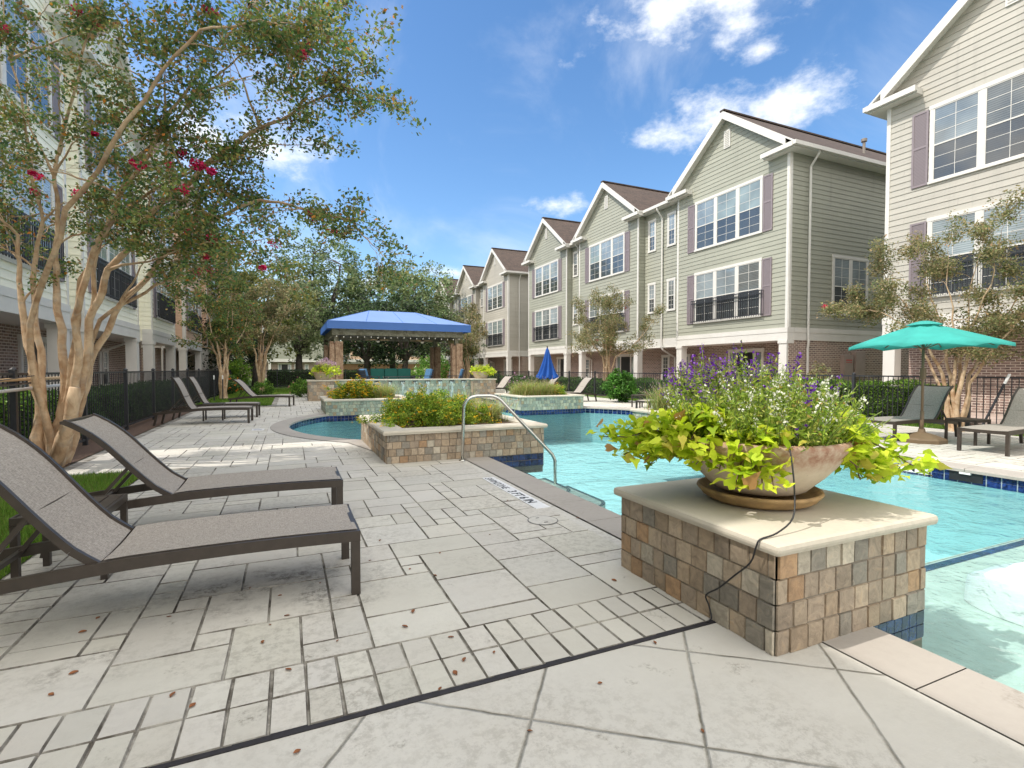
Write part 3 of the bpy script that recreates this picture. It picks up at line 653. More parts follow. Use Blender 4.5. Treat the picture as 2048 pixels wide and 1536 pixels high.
for q in range(17):
    s = 1.6 + q * .066
    for z0, z1 in ((-.075, -.005), (-.15, -.08)): e = random.uniform(.5, 1.4); ftm.box(3.14, 3.146, s, s + .062, z0, z1, 0, (.010 * e, .024 * e, .085 * e))
ftm.box(2.67, 3.139, 1.603, 1.7, -.3, -.004, 1, (.3, .3, .3)); ftm.box(3.05, 3.137, 1.703, 2.74, -.3, -.004, 1, (.3, .3, .3)); ftm.box(2.67, 3.139, 1.603, 2.74, -1.1, -.301, 1); ftm.build('waterline_tile_band', [M['glazed'], M['grout']], PED)
P2 = planter('stone_planter', 'brown slate-tiled planter box of lantana beside the pool handrail', 'planter', 1.21, 3.62, 7.04, 9.67, .45, NAT, group='tiled planter boxes at the pool corners', seed=11, tw=.11, wet=(3,), cap=.32)
pb = MB()
for q in range(9):
    s = 2.68 + q * .104
    for z0, z1 in ((-.095, -.01), (-.19, -.105)): e = random.uniform(.5, 1.4); pb.box(s, s + .098, 7.034, 7.04, z0, z1, 0, (.010 * e, .024 * e, .085 * e))
pb.box(2.66, 3.61, 7.043, 7.1, -.3, -.004, 1, (.3, .3, .3)); pb.build('waterline_tile_band', [M['glazed'], M['grout']], P2)
P3 = planter('stone_planter', 'greenish slate-tiled planter box of yellow lantana in front of the fountain wall', 'planter', .95, 3.42, 15.4, 17.7, .42, GRN, group='tiled planter boxes at the pool corners', seed=21, wet=(0, 3))
P4 = planter('stone_planter', 'greenish slate-tiled planter box of ornamental grass in front of the closed blue umbrella', 'planter', 6.86, 9.18, 14.9, 17.1, .42, GRN, group='tiled planter boxes at the pool corners', seed=31, wet=(0, 2))
P5 = planter('stone_planter', 'pale slate-tiled planter box of feathery grass partly hidden behind the foreground bowl flowers', 'planter', 6.98, 9.4, 7.1, 9.25, .42, GRN, group='tiled planter boxes at the pool corners', seed=41, wet=(0, 2, 1))
# fountain wall with spouts
FWY = 22.5
fw = thing('fountain_wall', 'long low slate-tiled fountain wall with water spouts below the blue pavilion', 'wall', (4.8, FWY, 0)); m = MB()
facing(m, lambda s, n, z: (s, FWY - n, z), 1.7, 7.75, -.2, .79, GRN, .14, .14, 5)
for x0, x1, sd in ((.7, 1.7, 6), (7.75, 8.87, 7)):
    facing(m, lambda s, n, z: (s, FWY - .35 - n, z), x0, x1, -.2, .79, NAT, .14, .14, sd); xe = x0 if sd == 6 else x0
    facing(m, lambda s, n, z: (xe - n, s, z), FWY - .35, FWY + .45, -.2, .79, NAT, .14, .14, sd + 5)
m.box(.73, 8.84, FWY + .02, FWY + .4, -.2, .79, 1); m.box(8.8, 8.87, FWY - .34, FWY + .4, -.2, .79, 1)
m.build('stone_facing', [M['slate'], M['grout']], fw)
m = MB(); m.box(1.75, 7.7, FWY - .05, FWY + .48, .79, .85); m.box(.66, 1.75, FWY - .40, FWY + .48, .79, .852); m.box(7.7, 8.92, FWY - .40, FWY + .48, .79, .852); m.build('capstone', M['cap'], fw, bevel=.012)
g = G('falling_water'); n = g.noise(1, 5, .6, None); mp_ = g.n('ShaderNodeMapping'); mp_.inputs['Scale'].default_value = (26, 26, 2.5); g.l(g.co(), mp_.inputs[0]); n = g.noise(1, 4, .6, mp_.outputs[0])
tr = g.n('ShaderNodeBsdfTransparent'); df = g.n('ShaderNodeBsdfPrincipled'); df.inputs['Base Color'].default_value = (.62, .76, .78, 1); df.inputs['Roughness'].default_value = .2; ms = g.n('ShaderNodeMixShader')
g.l(g.ramp(n, .42, .62, .08, .75), ms.inputs[0]); g.l(tr.outputs[0], ms.inputs[1]); g.l(df.outputs[0], ms.inputs[2]); g.l(ms.outputs[0], g.o.inputs[0]); FALL = g.m
for i in range(10):
    xx = 2.35 + i * .56; sp = MB(); sp.box(xx - .1, xx + .1, FWY - .045, FWY - .004, .72, .785); so_ = sp.build('spout', M['ink'], fw)
    wt = MB(); rows = []
    for k in range(9):
        t = k / 8; w = .085 * (1 - .55 * math.sin(min(1, t * 1.3) * math.pi)) + .10 * t * t; z = .74 - .9 * t; yy = FWY - .05 - .09 * math.sqrt(t)
        rows.append([(xx - w, yy, z), (xx, yy - .02, z), (xx + w, yy, z)])
    wt.grid(rows); wt.build('water_stream', FALL, fw, smooth=True)
# spa lip inside the pool
m = MB(); m.box(4.2, 7.0, 18.6, 18.9, -.19, .02); tag(m.build('spa_edge', M['cap'], bevel=.02), kind='structure')

# ------------------------------------------------------------ sun loungers (local frame: foot end at x=0, head towards -x, width 0..0.63)
def make_lounger(ang, length=.86, curl=1.0):
    t = thing('sun_lounger', 'x', 'sun lounger', (0, 0, 0), 'sun loungers round the pool'); Wd = .64
    def railz(x): return .345 - .006 * 0 + .02 * math.sin(min(1, -x / 1.25) * math.pi) * .6 - (0 if x > -1.1 else .075 * ((-x - 1.1) / .88) ** 1.4)
    fr = MB(); xs = [-i * .11 for i in range(19)]
    for y in (.0125, Wd - .0125):
        for i in range(len(xs) - 1):
            a, b = xs[i], xs[i + 1]; za, zb = railz(a), railz(b); h = .03
            for (q0, q1) in (((-1, -1), (1, -1)), ((1, -1), (1, 1)), ((1, 1), (-1, 1)), ((-1, 1), (-1, -1))):
                fr.face([(a, y + q0[0] * .0125, za + q0[1] * h - .005), (a, y + q1[0] * .0125, za + q1[1] * h - .005), (b, y + q1[0] * .0125, zb + q1[1] * h - .005), (b, y + q0[0] * .0125, zb + q0[1] * h - .005)])
        fr.box(-.0, .001, y - .0125, y + .0125, .31, .37)
    fr.box(-.03, .0, .027, Wd - .027, .318, .366); fr.box(-1.98, -1.955, .027, Wd - .027, railz(-1.96) - .03, railz(-1.96) + .015); fr.box(-1.235, -1.21, .027, Wd - .027, .30, .335)
    fr.build('frame', M['bronze'], t)
    for (x, y) in ((-.025, .022), (-.025, Wd - .022)):
        m = MB(); m.box(x - .025, x + .025, y - .022, y + .022, 0, .316); m.build('leg', M['bronze'], t, bevel=.003)
    for y in (.022, Wd - .022):
        m = MB(); m.bar((-1.9, y, railz(-1.9)), (-1.965, y, 0.0), .04, .045, Vector((1, 0, 0))); m.build('leg', M['bronze'], t)
    # seat sling
    m = MB(); rows = []
    for i in range(13):
        x = -.012 - i * (1.19 / 12); rows.append([(x, .026 + (Wd - .052) * k / 6, railz(x) + .030 - .012 * math.sin(math.pi * k / 6)) for k in range(7)])
    m.grid(rows); rows = [[(p[0], p[1], p[2] - .006) for p in r] for r in rows]; m.grid(rows); m.build('seat', M['sling'], t, smooth=True)
    # back
    n = 14; x, z = -1.225, .355; pr = [(x, z)]
    for i in range(n):
        s = (i + .5) / n; a = ang + R(10) * math.sin(s * math.pi * 1.0) * 1 - R(38) * curl * max(0, s - .55) ** 1.3 - R(6) * (s < .15); x -= length / n * math.cos(a); z += length / n * math.sin(a); pr.append((x, z))
    m = MB(); m.grid([[(px, .03 + (Wd - .06) * k / 6, pz - .010 * math.sin(math.pi * k / 6)) for k in range(7)] for px, pz in pr]); m.grid([[(px - .006, .03 + (Wd - .06) * k / 6, pz - .006 - .010 * math.sin(math.pi * k / 6)) for k in range(7)] for px, pz in pr])
    bk = m.build('backrest', M['sling'], t, smooth=True)
    m = MB()
    for y in (.03, Wd - .03):
        for i in range(n):
            m.bar((pr[i][0], y, pr[i][1] - .004), (pr[i + 1][0], y, pr[i + 1][1] - .004), .026, .034, Vector((0, 1, 0)) if False else Vector((0, 0, 1)))
    m.bar((pr[-1][0], .02, pr[-1][1] - .012), (pr[-1][0], Wd - .02, pr[-1][1] - .012), .03, .02); m.build('back_frame', M['bronze'], bk)
    m = MB(); k = 6; px, pz = pr[k]
    for y in (.06, Wd - .06): m.bar((px, y, pz - .03), (-1.72, y, railz(-1.72)), .022, .022)
    m.bar((-1.72, .02, railz(-1.72)), (-1.72, Wd - .02, railz(-1.72)), .025, .025); m.bar((px, .03, pz - .03), (px, Wd - .03, pz - .03), .022, .022); m.build('support_strut', M['bronze'], t)
    return t
specs = [ # (x, y, rotation, back angle, label)
    (.365, 3.01, 0, 44, 'nearest brown sling lounger in the foreground with raised back running out of the frame'),
    (.405, 4.46, 0, 40, 'brown sling lounger second from the camera with reclined curved back beside the crape myrtle'),
    (-.88, 13.75, -4, 59, 'lounger with steeply raised back standing side-on nearest the small fence gate'),
    (-.78, 15.28, -3, 58, 'lounger with steep back standing just behind the side table near the fence gate'),
    (.02, 19.2, -14, 41, 'low reclined lounger in front of the two small shrubs on the far deck'),
    (9.74, 6.10, 180, 44, 'lounger under the teal umbrella with its backrest half in shade'),
    (9.74, 4.56, 180, 44, 'lounger cut off by the frame edge beside the teal umbrella and side table'),
    (9.45, 12.4, 180, 47, 'lounger whose back rises behind the feathery grass of the pale planter'),
    (9.3, 17.9, 180, 43, 'lounger by the fence post next to the end of the green-tiled grass planter'),
    (9.2, 20.4, 180, 43, 'lounger whose curved back peeks out below the closed blue umbrella'),
    (8.4, 23.6, 196, 40, 'farthest lounger beyond the grass planter near the fountain wall corner')]
for x, y, rz, an, lb in specs:
    t = make_lounger(R(an), .91 if y == 3.01 else .86, 1.0 if an < 55 else .45); t.location = (x, y, 0); t.rotation_euler = (0, 0, R(rz)); t['label'] = lb; t.name = 'sun_lounger'

def side_table(x, y, s, lb, h=.43, wd=None):
    t = thing('side_table', lb, 'side table', (x, y, 0), 'small slatted side tables'); m = MB(); wd = wd or s
    n = 5
    for i in range(n): a = -s / 2 + .02 + i * (s - .04) / n; m.box(x + a + .004, x + a + (s - .04) / n - .004, y - wd / 2 + .02, y + wd / 2 - .02, h - .015, h)
    m.build('table_top', M['bronze'], t, bevel=.003); m = MB()
    for a, b, c, d in ((-s / 2, s / 2, -wd / 2, -wd / 2 + .018), (-s / 2, s / 2, wd / 2 - .018, wd / 2), (-s / 2, -s / 2 + .018, -wd / 2 + .0182, wd / 2 - .0182), (s / 2 - .018, s / 2, -wd / 2 + .0182, wd / 2 - .0182)): m.box(x + a, x + b, y + c, y + d, h - .045, h + .003)
    m.build('rim', M['bronze'], t, bevel=.004)
    for a in (-1, 1):
        for b in (-1, 1): m = MB(); cx = x + a * (s / 2 - .02); cy = y + b * (wd / 2 - .02); m.box(cx - .018, cx + .018, cy - .018, cy + .018, 0, h - .046); m.build('leg', M['bronze'], t)
    return t
side_table(-1.27, 4.08, .46, 'dark slatted side table between the two foreground loungers'); side_table(-1.75, 14.85, .46, 'dark side table between the two steep-backed loungers')
side_table(10.85, 4.93, .46, 'dark side table in front of the crape myrtle trunks by the teal umbrella'); side_table(10.9, 14.0, .46, 'small dark side table on the far right deck beside the feathery grass')

# ------------------------------------------------------------ umbrellas
def umbrella_open(x, y):
    t = thing('patio_umbrella', 'open teal patio umbrella on a brown weighted base', 'umbrella', (x, y, 0))
    m = MB(); m.tube([(x, y, .05), (x - .01, y, 2.12)], .021, 12); m.tube([(x, y, .16), (x, y, .55)], .030, 12); m.build('pole', M['plasticbrown'], t, smooth=True)
    m = MB(); m.tube([(x, y, 1.12), (x, y, 1.32)], .045, 10); m.tube([(x + .02, y - .02, 1.22), (x + .085, y - .02, 1.22)], .012, 8); m.build('crank', M['plasticbrown'], t)
    m = MB()
    def ngon(r, z, k=8, e=.34): return [(x + r * math.cos(2 * math.pi * (i + .5) / k) * (1 if 1 else e), y + r * math.sin(2 * math.pi * (i + .5) / k), z) for i in range(k)]
    lv = [(.36, 0), (.365, .06), (.34, .085), (.24, .12), (.16, .15), (.06, .175), (.045, .24)]
    for a, b in zip(lv[:-1], lv[1:]):
        A_, B_ = ngon(*a), ngon(*b)
        for i in range(8): m.face([A_[i], A_[(i + 1) % 8], B_[(i + 1) % 8], B_[i]])
    m.face(ngon(.05, .24)); m.build('base', M['plasticbrown'], t, bevel=.006)
    m = MB(); K = 8; Rr = 1.17; zc, ze = 2.12, 1.72
    rows = []; NS = 6
    for i in range(K * NS + 1):
        a = 2 * math.pi * i / (K * NS) + .25; f = (i % NS) / NS; chord = math.cos(math.pi / K) / math.cos((f - .5) * 2 * math.pi / K); sag = math.sin(math.pi * f)
        col = []
        for j in range(9):
            r = j / 8; rr = Rr * r * (chord * (1 - .06 * sag * r)); z = zc + (ze - zc) * (r ** 1.12) - .05 * sag * r * (1 - r) * 1.5 + .03 * sag * max(0, r - .6); col.append((x + rr * math.cos(a), y + rr * math.sin(a), z))
        rr = Rr * chord * (1 - .06 * sag) * 1.005; col.append((x + rr * math.cos(a), y + rr * math.sin(a), ze - .06 + .05 * sag)); rows.append(col)
    m.grid(rows); cn = m.build('canopy', M['cloth_teal'], t, smooth=True)
    m = MB(); m.lathe([(.0, 2.155), (.07, 2.15), (.2, 2.11), (.27, 2.078)], x, y, 16); m.build('vent', M['cloth_teal'], cn, smooth=True)
    for k in range(K):
        a = 2 * math.pi * k / K + .25; m = MB(); m.bar((x + .03 * math.cos(a), y + .03 * math.sin(a), zc - .02), (x + Rr * .97 * math.cos(a), y + Rr * .97 * math.sin(a), ze + .0), .012, .014); m.bar((x + .03 * math.cos(a), y + .03 * math.sin(a), 1.66), (x + Rr * .5 * math.cos(a), y + Rr * .5 * math.sin(a), 1.915), .01, .012); m.build('rib', M['plasticbrown'], t)
umbrella_open(10.33, 5.36)
def umbrella_closed(x, y):
    t = thing('closed_umbrella', 'folded royal blue patio umbrella standing by the fence beyond the grass planter', 'umbrella', (x, y, 0))
    m = MB(); m.tube([(x, y, 0), (x, y, 2.2)], .02, 10); m.lathe([(.0, 2.28), (.03, 2.26), (.025, 2.2), (.0, 2.19)], x, y, 10); m.build('pole', M['bronze'], t)
    m = MB(); rows = []; n = 48
    for (z, r, am) in ((2.2, .02, 0), (2.1, .07, .1), (1.95, .10, .2), (1.7, .145, .3), (1.4, .22, .32), (1.1, .31, .3), (.98, .36, .3), (.9, .375, .3)):
        rows.append([(x + r * (1 + am * math.cos(8 * a)) * math.cos(a + z * .4), y + r * (1 + am * math.cos(8 * a)) * math.sin(a + z * .4), z + (.05 * math.cos(8 * a) if z < 1 else 0)) for a in [2 * math.pi * i / n for i in range(n + 1)]])
    m.grid(rows); m.build('canopy', M['cloth_blue'], t, smooth=True); m = MB(); m.lathe([(.0, .3), (.03, .3), (.03, .08), (.22, .06), (.24, 0)], x, y, 16); m.build('base', M['bronze'], t)
umbrella_closed(10.1, 19.3)

# ------------------------------------------------------------ handrail, markers, lids
m = MB(); pts = [(2.24, 6.87, 0), (2.25, 6.868, .45), (2.26, 6.865, .74)]
c0 = (2.26, 6.865); 
for i in range(1, 8):
    a = math.pi / 2 * i / 8; pts.append((2.26 + .18 * (1 - math.cos(a)), 6.865 - .03 * i / 8, .74 + .17 * math.sin(a)))
pts += [(2.46, 6.835, .915), (2.62, 6.80, .915)]
for i in range(1, 7):
    a = R(44) * i / 6; pts.append((2.62 + .25 * math.sin(a), 6.80 - .04 * i / 6, .915 - .25 * (1 - math.cos(a))))
e = pts[-1]; pts += [(e[0] + .74 * t_, e[1] - .17 * t_, e[2] - .80 * t_) for t_ in (.25, .5, .75, 1)]; e = pts[-1]; pts += [(e[0] + .04, e[1] - .01, e[2] - .09), (e[0] + .05, e[1] - .012, -.6)]
hr = thing('pool_handrail', 'bent stainless steel handrail leading into the pool steps', 'handrail', (2.24, 6.87, 0)); m.tube(pts, .0235, 14); m.build('tube', M['steel'], hr, smooth=True)
m = MB(); m.lathe([(.023, .02), (.045, .012), (.05, .0035)], 2.24, 6.87, 20); m.build('flange', M['steel'], hr, smooth=True)
def text(body, name, parent, mw, size, mat, bold=0.0, sx=1.0):
    cu = bpy.data.curves.new('tmp', 'FONT'); cu.body = body; cu.size = size; cu.offset = bold; cu.extrude = .0008; o = bpy.data.objects.new('tmp', cu); COL.objects.link(o)
    bpy.context.view_layer.update(); me = bpy.data.meshes.new_from_object(o.evaluated_get(bpy.context.evaluated_depsgraph_get())); bpy.data.objects.remove(o); me.name = name
    me.transform(mw @ Matrix.Diagonal((sx, 1, 1, 1))); me.transform(Matrix.Translation(-ORG[parent.name])); me.materials.clear(); me.materials.append(mat); q = bpy.data.objects.new(name, me); COL.objects.link(q); q.parent = parent; return q
def frame_m(o, xa, ya):
    xa = Vector(xa).normalized(); ya = Vector(ya).normalized(); za = xa.cross(ya); m = Matrix.Identity(4)
    for i in range(3): m[i][0], m[i][1], m[i][2], m[i][3] = xa[i], ya[i], za[i], o[i]
    return m
dm = thing('depth_marker', 'white depth marker strip lettered 3 FT 6 IN flush in the deck beside the coping', 'marker', (2.15, 4.9, 0)); m = MB(); m.box(2.085, 2.235, 4.20, 5.66, .0, .0055); m.build('tile', M['marker'], dm)
text('3 FT 6 IN', 'lettering', dm, frame_m((2.105, 4.93, .0062), (0, -1, 0), (1, 0, 0)), .135, M['ink'], .003, 1.0)
text('SWIMZONE', 'lettering', dm, frame_m((2.105, 5.62, .0062), (0, -1, 0), (1, 0, 0)), .12, M['ink'], 0, .92)
dm = thing('depth_marker', 'white depth tiles lettered 3 FT 6 IN on the far pool edge under the coping', 'marker', (8.1, 4.4, 0)); m = MB(); m.box(8.088, 8.094, 4.10, 4.86, -.165, -.05); m.build('tile', M['marker'], dm)
text('3 FT 6 IN', 'lettering', dm, frame_m((8.087, 4.83, -.150), (0, -1, 0), (0, 0, 1)), .115, M['ink'], .003, 1.25)
dm = thing('deck_notice_tile', 'small white no-diving tile set in the shaded deck left of the round pool lobe', 'marker', (-.62, 12.1, 0)); m = MB(); m.box(-.74, -.50, 11.95, 12.3, .0, .006); m.build('tile', M['marker'], dm)
m = MB(); m.lathe([(.06, .0068), (.075, .0068)], -.62, 12.14, 24); m.box(-.68, -.56, 11.98, 12.0, .0062, .0068); m.box(-.69, -.55, 12.02, 12.035, .0062, .0068); m.build('symbol', plain('grey_print', (.25, .25, .33), .6), dm)
ld = thing('deck_cover_plate', 'round skimmer lid set flush in the deck near the coping', 'lid', (1.98, 3.86, 0)); m = MB(); m.lathe([(0, .004), (.125, .004)], 1.98, 3.86, 40, c=(1, 1, 1)); m.build('disc', M['paver'], ld)
m = MB(); m.lathe([(.125, .0045), (.131, .0045)], 1.98, 3.86, 40); m.box(1.95, 1.98, 3.93, 3.94, .0045, .006); m.box(1.96, 1.995, 3.79, 3.802, .0045, .006); m.build('seam', M['ink'], ld)
sk = thing('skimmer_opening', 'dark skimmer mouth in the blue waterline tiles of the far pool edge', 'skimmer', (8.09, 3.68, 0)); m = MB(); m.box(8.086, 8.094, 3.5, 3.86, -.17, -.055); m.build('opening', M['ink'], sk); m = MB(); m.box(8.06, 8.085, 3.62, 3.74, -.075, -.05); m.build('flap', M['marker'], sk)
# in-water chaise on the ledge
ch = MB(); rows = []
for i in range(25):
    t_ = i / 24; yy = 2.16 - 1.9 * t_; z = -.30 + .16 * min(1, t_ / .16) ** .6 + .05 * math.exp(-((t_ - .30) / .14) ** 2) + .5 * max(0, t_ - .5) ** 1.4; q_ = 1 - min(1, t_ / .2); w_ = .04 + .31 * math.sqrt(max(0, 1 - q_ * q_)); cx_ = 4.85
    rows.append([(cx_ - w_ - .03, yy, -.417), (cx_ - w_ - .012, yy, z - .05), (cx_ - w_ + .015, yy, z - .008), (cx_ - w_ * .5, yy, z), (cx_, yy, z - .008), (cx_ + w_ * .5, yy, z), (cx_ + w_ - .015, yy, z - .008), (cx_ + w_ + .012, yy, z - .05), (cx_ + w_ + .03, yy, -.417)])
ch.grid(rows); tag(ch.build('ledge_chaise', plain('white_resin', (.78, .78, .77), .35, .04), smooth=True), 'white moulded chaise lying half under water on the shallow ledge', 'chaise')
# dry leaves on the deck
lp = [(345, 1388), (385, 1410), (165, 1263), (500, 1175), (196, 1235), (338, 1232), (525, 1283), (574, 1230), (577, 1338), (540, 1248), (675, 1280), (810, 1252), (826, 1222), (902, 1273), (928, 1318), (988, 1303), (1060, 1460), (1200, 1365), (1310, 1284), (594, 1502), (880, 1376), (102, 1388), (147, 1345), (910, 1345), (880, 1105), (820, 1137), (760, 1080), (1228, 1160), (740, 1120), (1155, 1035), (980, 1068), (700, 1040), (870, 1150), (1015, 1000), (340, 1020), (395, 1058), (560, 1190), (640, 1165), (1405, 1460)]
LM = plain('dry_leaf', (.23, .085, .03), .8, .5, 40); proto = None
for i, (px, py) in enumerate(lp):
    r_ = ray(px, py); zz = .006; p = Vector((0, 0, CAMZ)) + r_ * ((zz - CAMZ) / r_.z)
    if not (-1.9 < p.x < 2.6): continue
    if proto is None:
        m = MB(); n = 6; rows = []
        for k in range(n + 1):
            t_ = k / n; w = .012 * math.sin(math.pi * min(1, t_ * .95 + .03)) + .0005; xx = (t_ - .5) * .042; rows.append([(xx, -w, .008 + .004 * math.sin(t_ * 3)), (xx, 0, .001 + .003 * t_), (xx, w, .007)])
        m.grid(rows); proto = m.build('fallen_leaf', LM, smooth=True); o = proto
    else: o = proto.copy(); COL.objects.link(o)
    o.location = (p.x, p.y, .001); o.rotation_euler = (0, 0, random.uniform(0, 6.3)); s = random.uniform(.4, .85); o.scale = (s, s, s); tag(o, 'small curled brown dry leaf lying on the pale deck paving', 'leaf', 'dry leaves scattered on the deck')
M['vs'] = plain('vent_slat', (.45, .43, .38), .6)
# ------------------------------------------------------------ fences
def fence(name, label, p0, p1, h=1.25, step=2.35, pick=.108, r=.0062, post=.032, group=None):
    p0 = Vector((*p0, 0)); p1 = Vector((*p1, 0)); t = thing(name, label, 'fence', tuple(p0), group); d = p1 - p0; n = max(1, round(d.length / step)); u = d.normalized()
    for i in range(n + 1):
        p = p0 + d * i / n; m = MB(); m.box(p.x - post, p.x + post, p.y - post, p.y + post, -.02, h + .03); m.lathe([(0, h + .075), (post * 1.35, h + .045), (post * 1.35, h + .03), (0, h + .03)], p.x, p.y, 4 if False else 8); m.build('post', M['black'], t)
    for i in range(n):
        a = p0 + d * i / n + u * post; b = p0 + d * (i + 1) / n - u * post; m = MB()
        for z in (h - .015, .09): m.bar(a + Vector((0, 0, z)), b + Vector((0, 0, z)), .028, .032)
        k = int((b - a).length / pick)
        for j in range(1, k): q = a + (b - a) * j / k; m.box(q.x - r, q.x + r, q.y - r, q.y + r, .1, h - .02)
        m.build('panel', M['black'], t)
    return t
fence('iron_fence', 'black picket pool fence running along the shaded left houses', (-3.2, 3.6), (-3.2, 39.9), 1.25)
fence('iron_fence', 'black picket fence behind the right-hand loungers along the green houses', (13.3, 1.2), (13.3, 39.9), 1.14, r=.0065)
fence('iron_fence', 'black picket fence closing off the far end of the pool lawn', (-3.1, 40), (13.2, 40), 1.22, pick=.12)
gt = thing('fence_gate_latch', 'black box latch fixed on the gate post of the shaded fence', 'latch', (-3.2, 11.5, 0)); m = MB(); m.box(-3.17, -3.12, 11.75, 11.86, 1.02, 1.2); m.box(-3.12, -3.10, 11.70, 11.78, 1.06, 1.12); m.build('case', M['black'], gt)
# pool poles hung on the fence
for (z0, z1, mt, lb, y1) in ((1.16, 1.17, 'rail_wood', 'long pale wooden pool pole hung along the near fence', 10.3), (.99, 1.06, 'marker', 'white pool pole hung below the wooden one on the near fence', 9.6), (1.06, 1.14, 'bronze', 'thin black pole hung between the pale poles on the near fence', 10.2)):
    m = MB(); m.tube([(-3.12 + (.02 if mt == 'marker' else 0), 5.2, z0 - .0), (-3.12, y1, z1)], .021 if mt != 'bronze' else .013, 10); tag(m.build('pool_pole', M[mt], smooth=True), lb, 'pole')
# tree stakes with white tops
def stake(x, y, dx, dy, h, lb):
    t = thing('tree_stake', lb, 'stake', (x, y, 0), 'black tree stakes with white tops'); m = MB(); m.tube([(x, y, -.03), (x + dx * .84, y + dy * .84, h * .84)], .022, 8); m.build('rod', M['black'], t); m = MB(); m.tube([(x + dx * .84, y + dy * .84, h * .84), (x + dx, y + dy, h)], .026, 8); m.build('tip', M['marker'], t)
stake(12.75, 5.62, .30, -.35, 1.2, 'leaning black stake with white tip nearest the right crape myrtle trunk'); stake(12.6, 4.85, .28, -.25, 1.22, 'leaning black stake with white tip beside the black door')
stake(-2.75, 23.4, 0, 0, 1.05, 'upright black stake with white tip in the grass behind the raised loungers'); stake(-2.5, 23.9, 0, 0, 1.05, 'upright black stake next to the first one, nearer the low lounger')
for a, b, lb in (((12.95, 6.3, .98), (12.9, 4.7, 1.02), 'thin guy wire tied from the right crape myrtle to the stakes'), ((-2.98, 8.5, 1.22), (-3.0, 5.2, 1.1), 'thin black cord tied round the near crape myrtle along the fence')):
    m = MB(); m.tube([a, tuple((Vector(a) + Vector(b)) / 2 + Vector((0, 0, -.03))), b], .006, 6); tag(m.build('guy_wire', M['black']), lb, 'wire')

# ------------------------------------------------------------ houses
LAP = .18; _wr = random.Random(5)
def sheetlap(mb, P, s0, s1, z0, z1, edge=None, mi=0):
    "lapped boards from z0 to z1; edge(z)->(sL, sR) clips gables"
    z = z0
    while z < z1 - 1e-3:
        h = min(LAP, z1 - z); a0, a1 = (s0, s1) if edge is None else edge(z); b0, b1 = (s0, s1) if edge is None else edge(z + h)
        if a1 - a0 > .02:
            if b1 < b0: b0 = b1 = (b0 + b1) / 2
            mb.face([P(a0, .020, z), P(a1, .020, z), P(b1, .003, z + h), P(b0, .003, z + h)], mi); mb.face([P(a0, -.01, z), P(a1, -.01, z), P(a1, .020, z), P(a0, .020, z)], mi)
        z += h
def window(P, s0, s1, z0, z1, n, parent, bl=0, grid=(2, 3)):
    "n double-hung sashes side by side inside a white casing"
    m = MB(); cw = .09; w = (s1 - s0)
    m.fbox(P, s0, s0 + cw, .0, .05, z0, z1); m.fbox(P, s1 - cw, s1, .0, .05, z0, z1); m.fbox(P, s0 - .02, s1 + .02, .0, .056, z1 - .0, z1 + .11); m.fbox(P, s0 - .02, s1 + .02, .0, .07, z0 - .07, z0)
    sw = (w - 2 * cw - (n - 1) * .13) / n
    for i in range(1, n): a = s0 + cw + i * sw + (i - 1) * .13; m.fbox(P, a, a + .13, .0, .048, z0, z1)
    wf = m.build('window', M['white'], parent); sm = MB(); zm = (z0 + z1) / 2 - .02
    for i in range(n):
        a = s0 + cw + i * (sw + .13); b = a + sw; t = .032
        for q0, q1, r0, r1 in ((a, a + t, z0, z1), (b - t, b, z0, z1), (a + t, b - t, z0, z0 + t), (a + t, b - t, z1 - t, z1), (a + t, b - t, zm - .02, zm + .02)): sm.fbox(P, q0, q1, .0, .044, r0, r1)
        c = (a + b) / 2; sm.fbox(P, c - .007, c + .007, 0.02, .034, zm + .02, z1 - t)
        for k in (1, 2): zz = zm + (z1 - zm) * k / 3; sm.fbox(P, a + t, b - t, .02, .033, zz - .007, zz + .007)
        sm.fbox(P, c - .006, c + .006, .02, .031, z0 + t, zm - .02)
        for k in (1, 2): zz = z0 + (zm - z0) * k / 3; sm.fbox(P, a + t, b - t, .02, .030, zz - .006, zz + .006)
    sm.build('sash', M['white'], wf); g_ = MB()
    for i in range(n):
        a = s0 + cw + i * (sw + .13) + .03; b = a + sw - .06; g_.face([P(a, .028, zm), P(b, .028, zm), P(b, .028, z1 - .03), P(a, .028, z1 - .03)], _wr.choice((0, 0, 2, 3))); g_.face([P(a, .0255, z0 + .03), P(b, .0255, z0 + .03), P(b, .0255, zm), P(a, .0255, zm)], 1)
        g_.face([P(a - .03, .023, z0), P(b + .03, .023, z0), P(b + .03, .023, z1), P(a - .03, .023, z1)], 1)
    g_.build('pane', [M['pane_upper'], M['pane_lower'], M['pane_curtain'], M['pane_blind_dark']], wf); return wf
def shutters(P, s0, s1, z0, z1, parent):
    for a, b in ((s0 - .46, s0 - .03), (s1 + .03, s1 + .46)):
        m = MB(); zm = (z0 + z1) / 2 + .05; t = .055
        for q0, q1, r0, r1 in ((a, a + t, z0, z1), (b - t, b, z0, z1), (a + t, b - t, z0, z0 + t), (a + t, b - t, z1 - t, z1), (a + t, b - t, zm - .03, zm + .03)): m.fbox(P, q0, q1, .0, .055, r0, r1)
        m.fbox(P, a + t, b - t, .0, .042, z0 + t, z1 - t, 1); m.build('shutter', [M['shutter'], M['louvre']], parent)
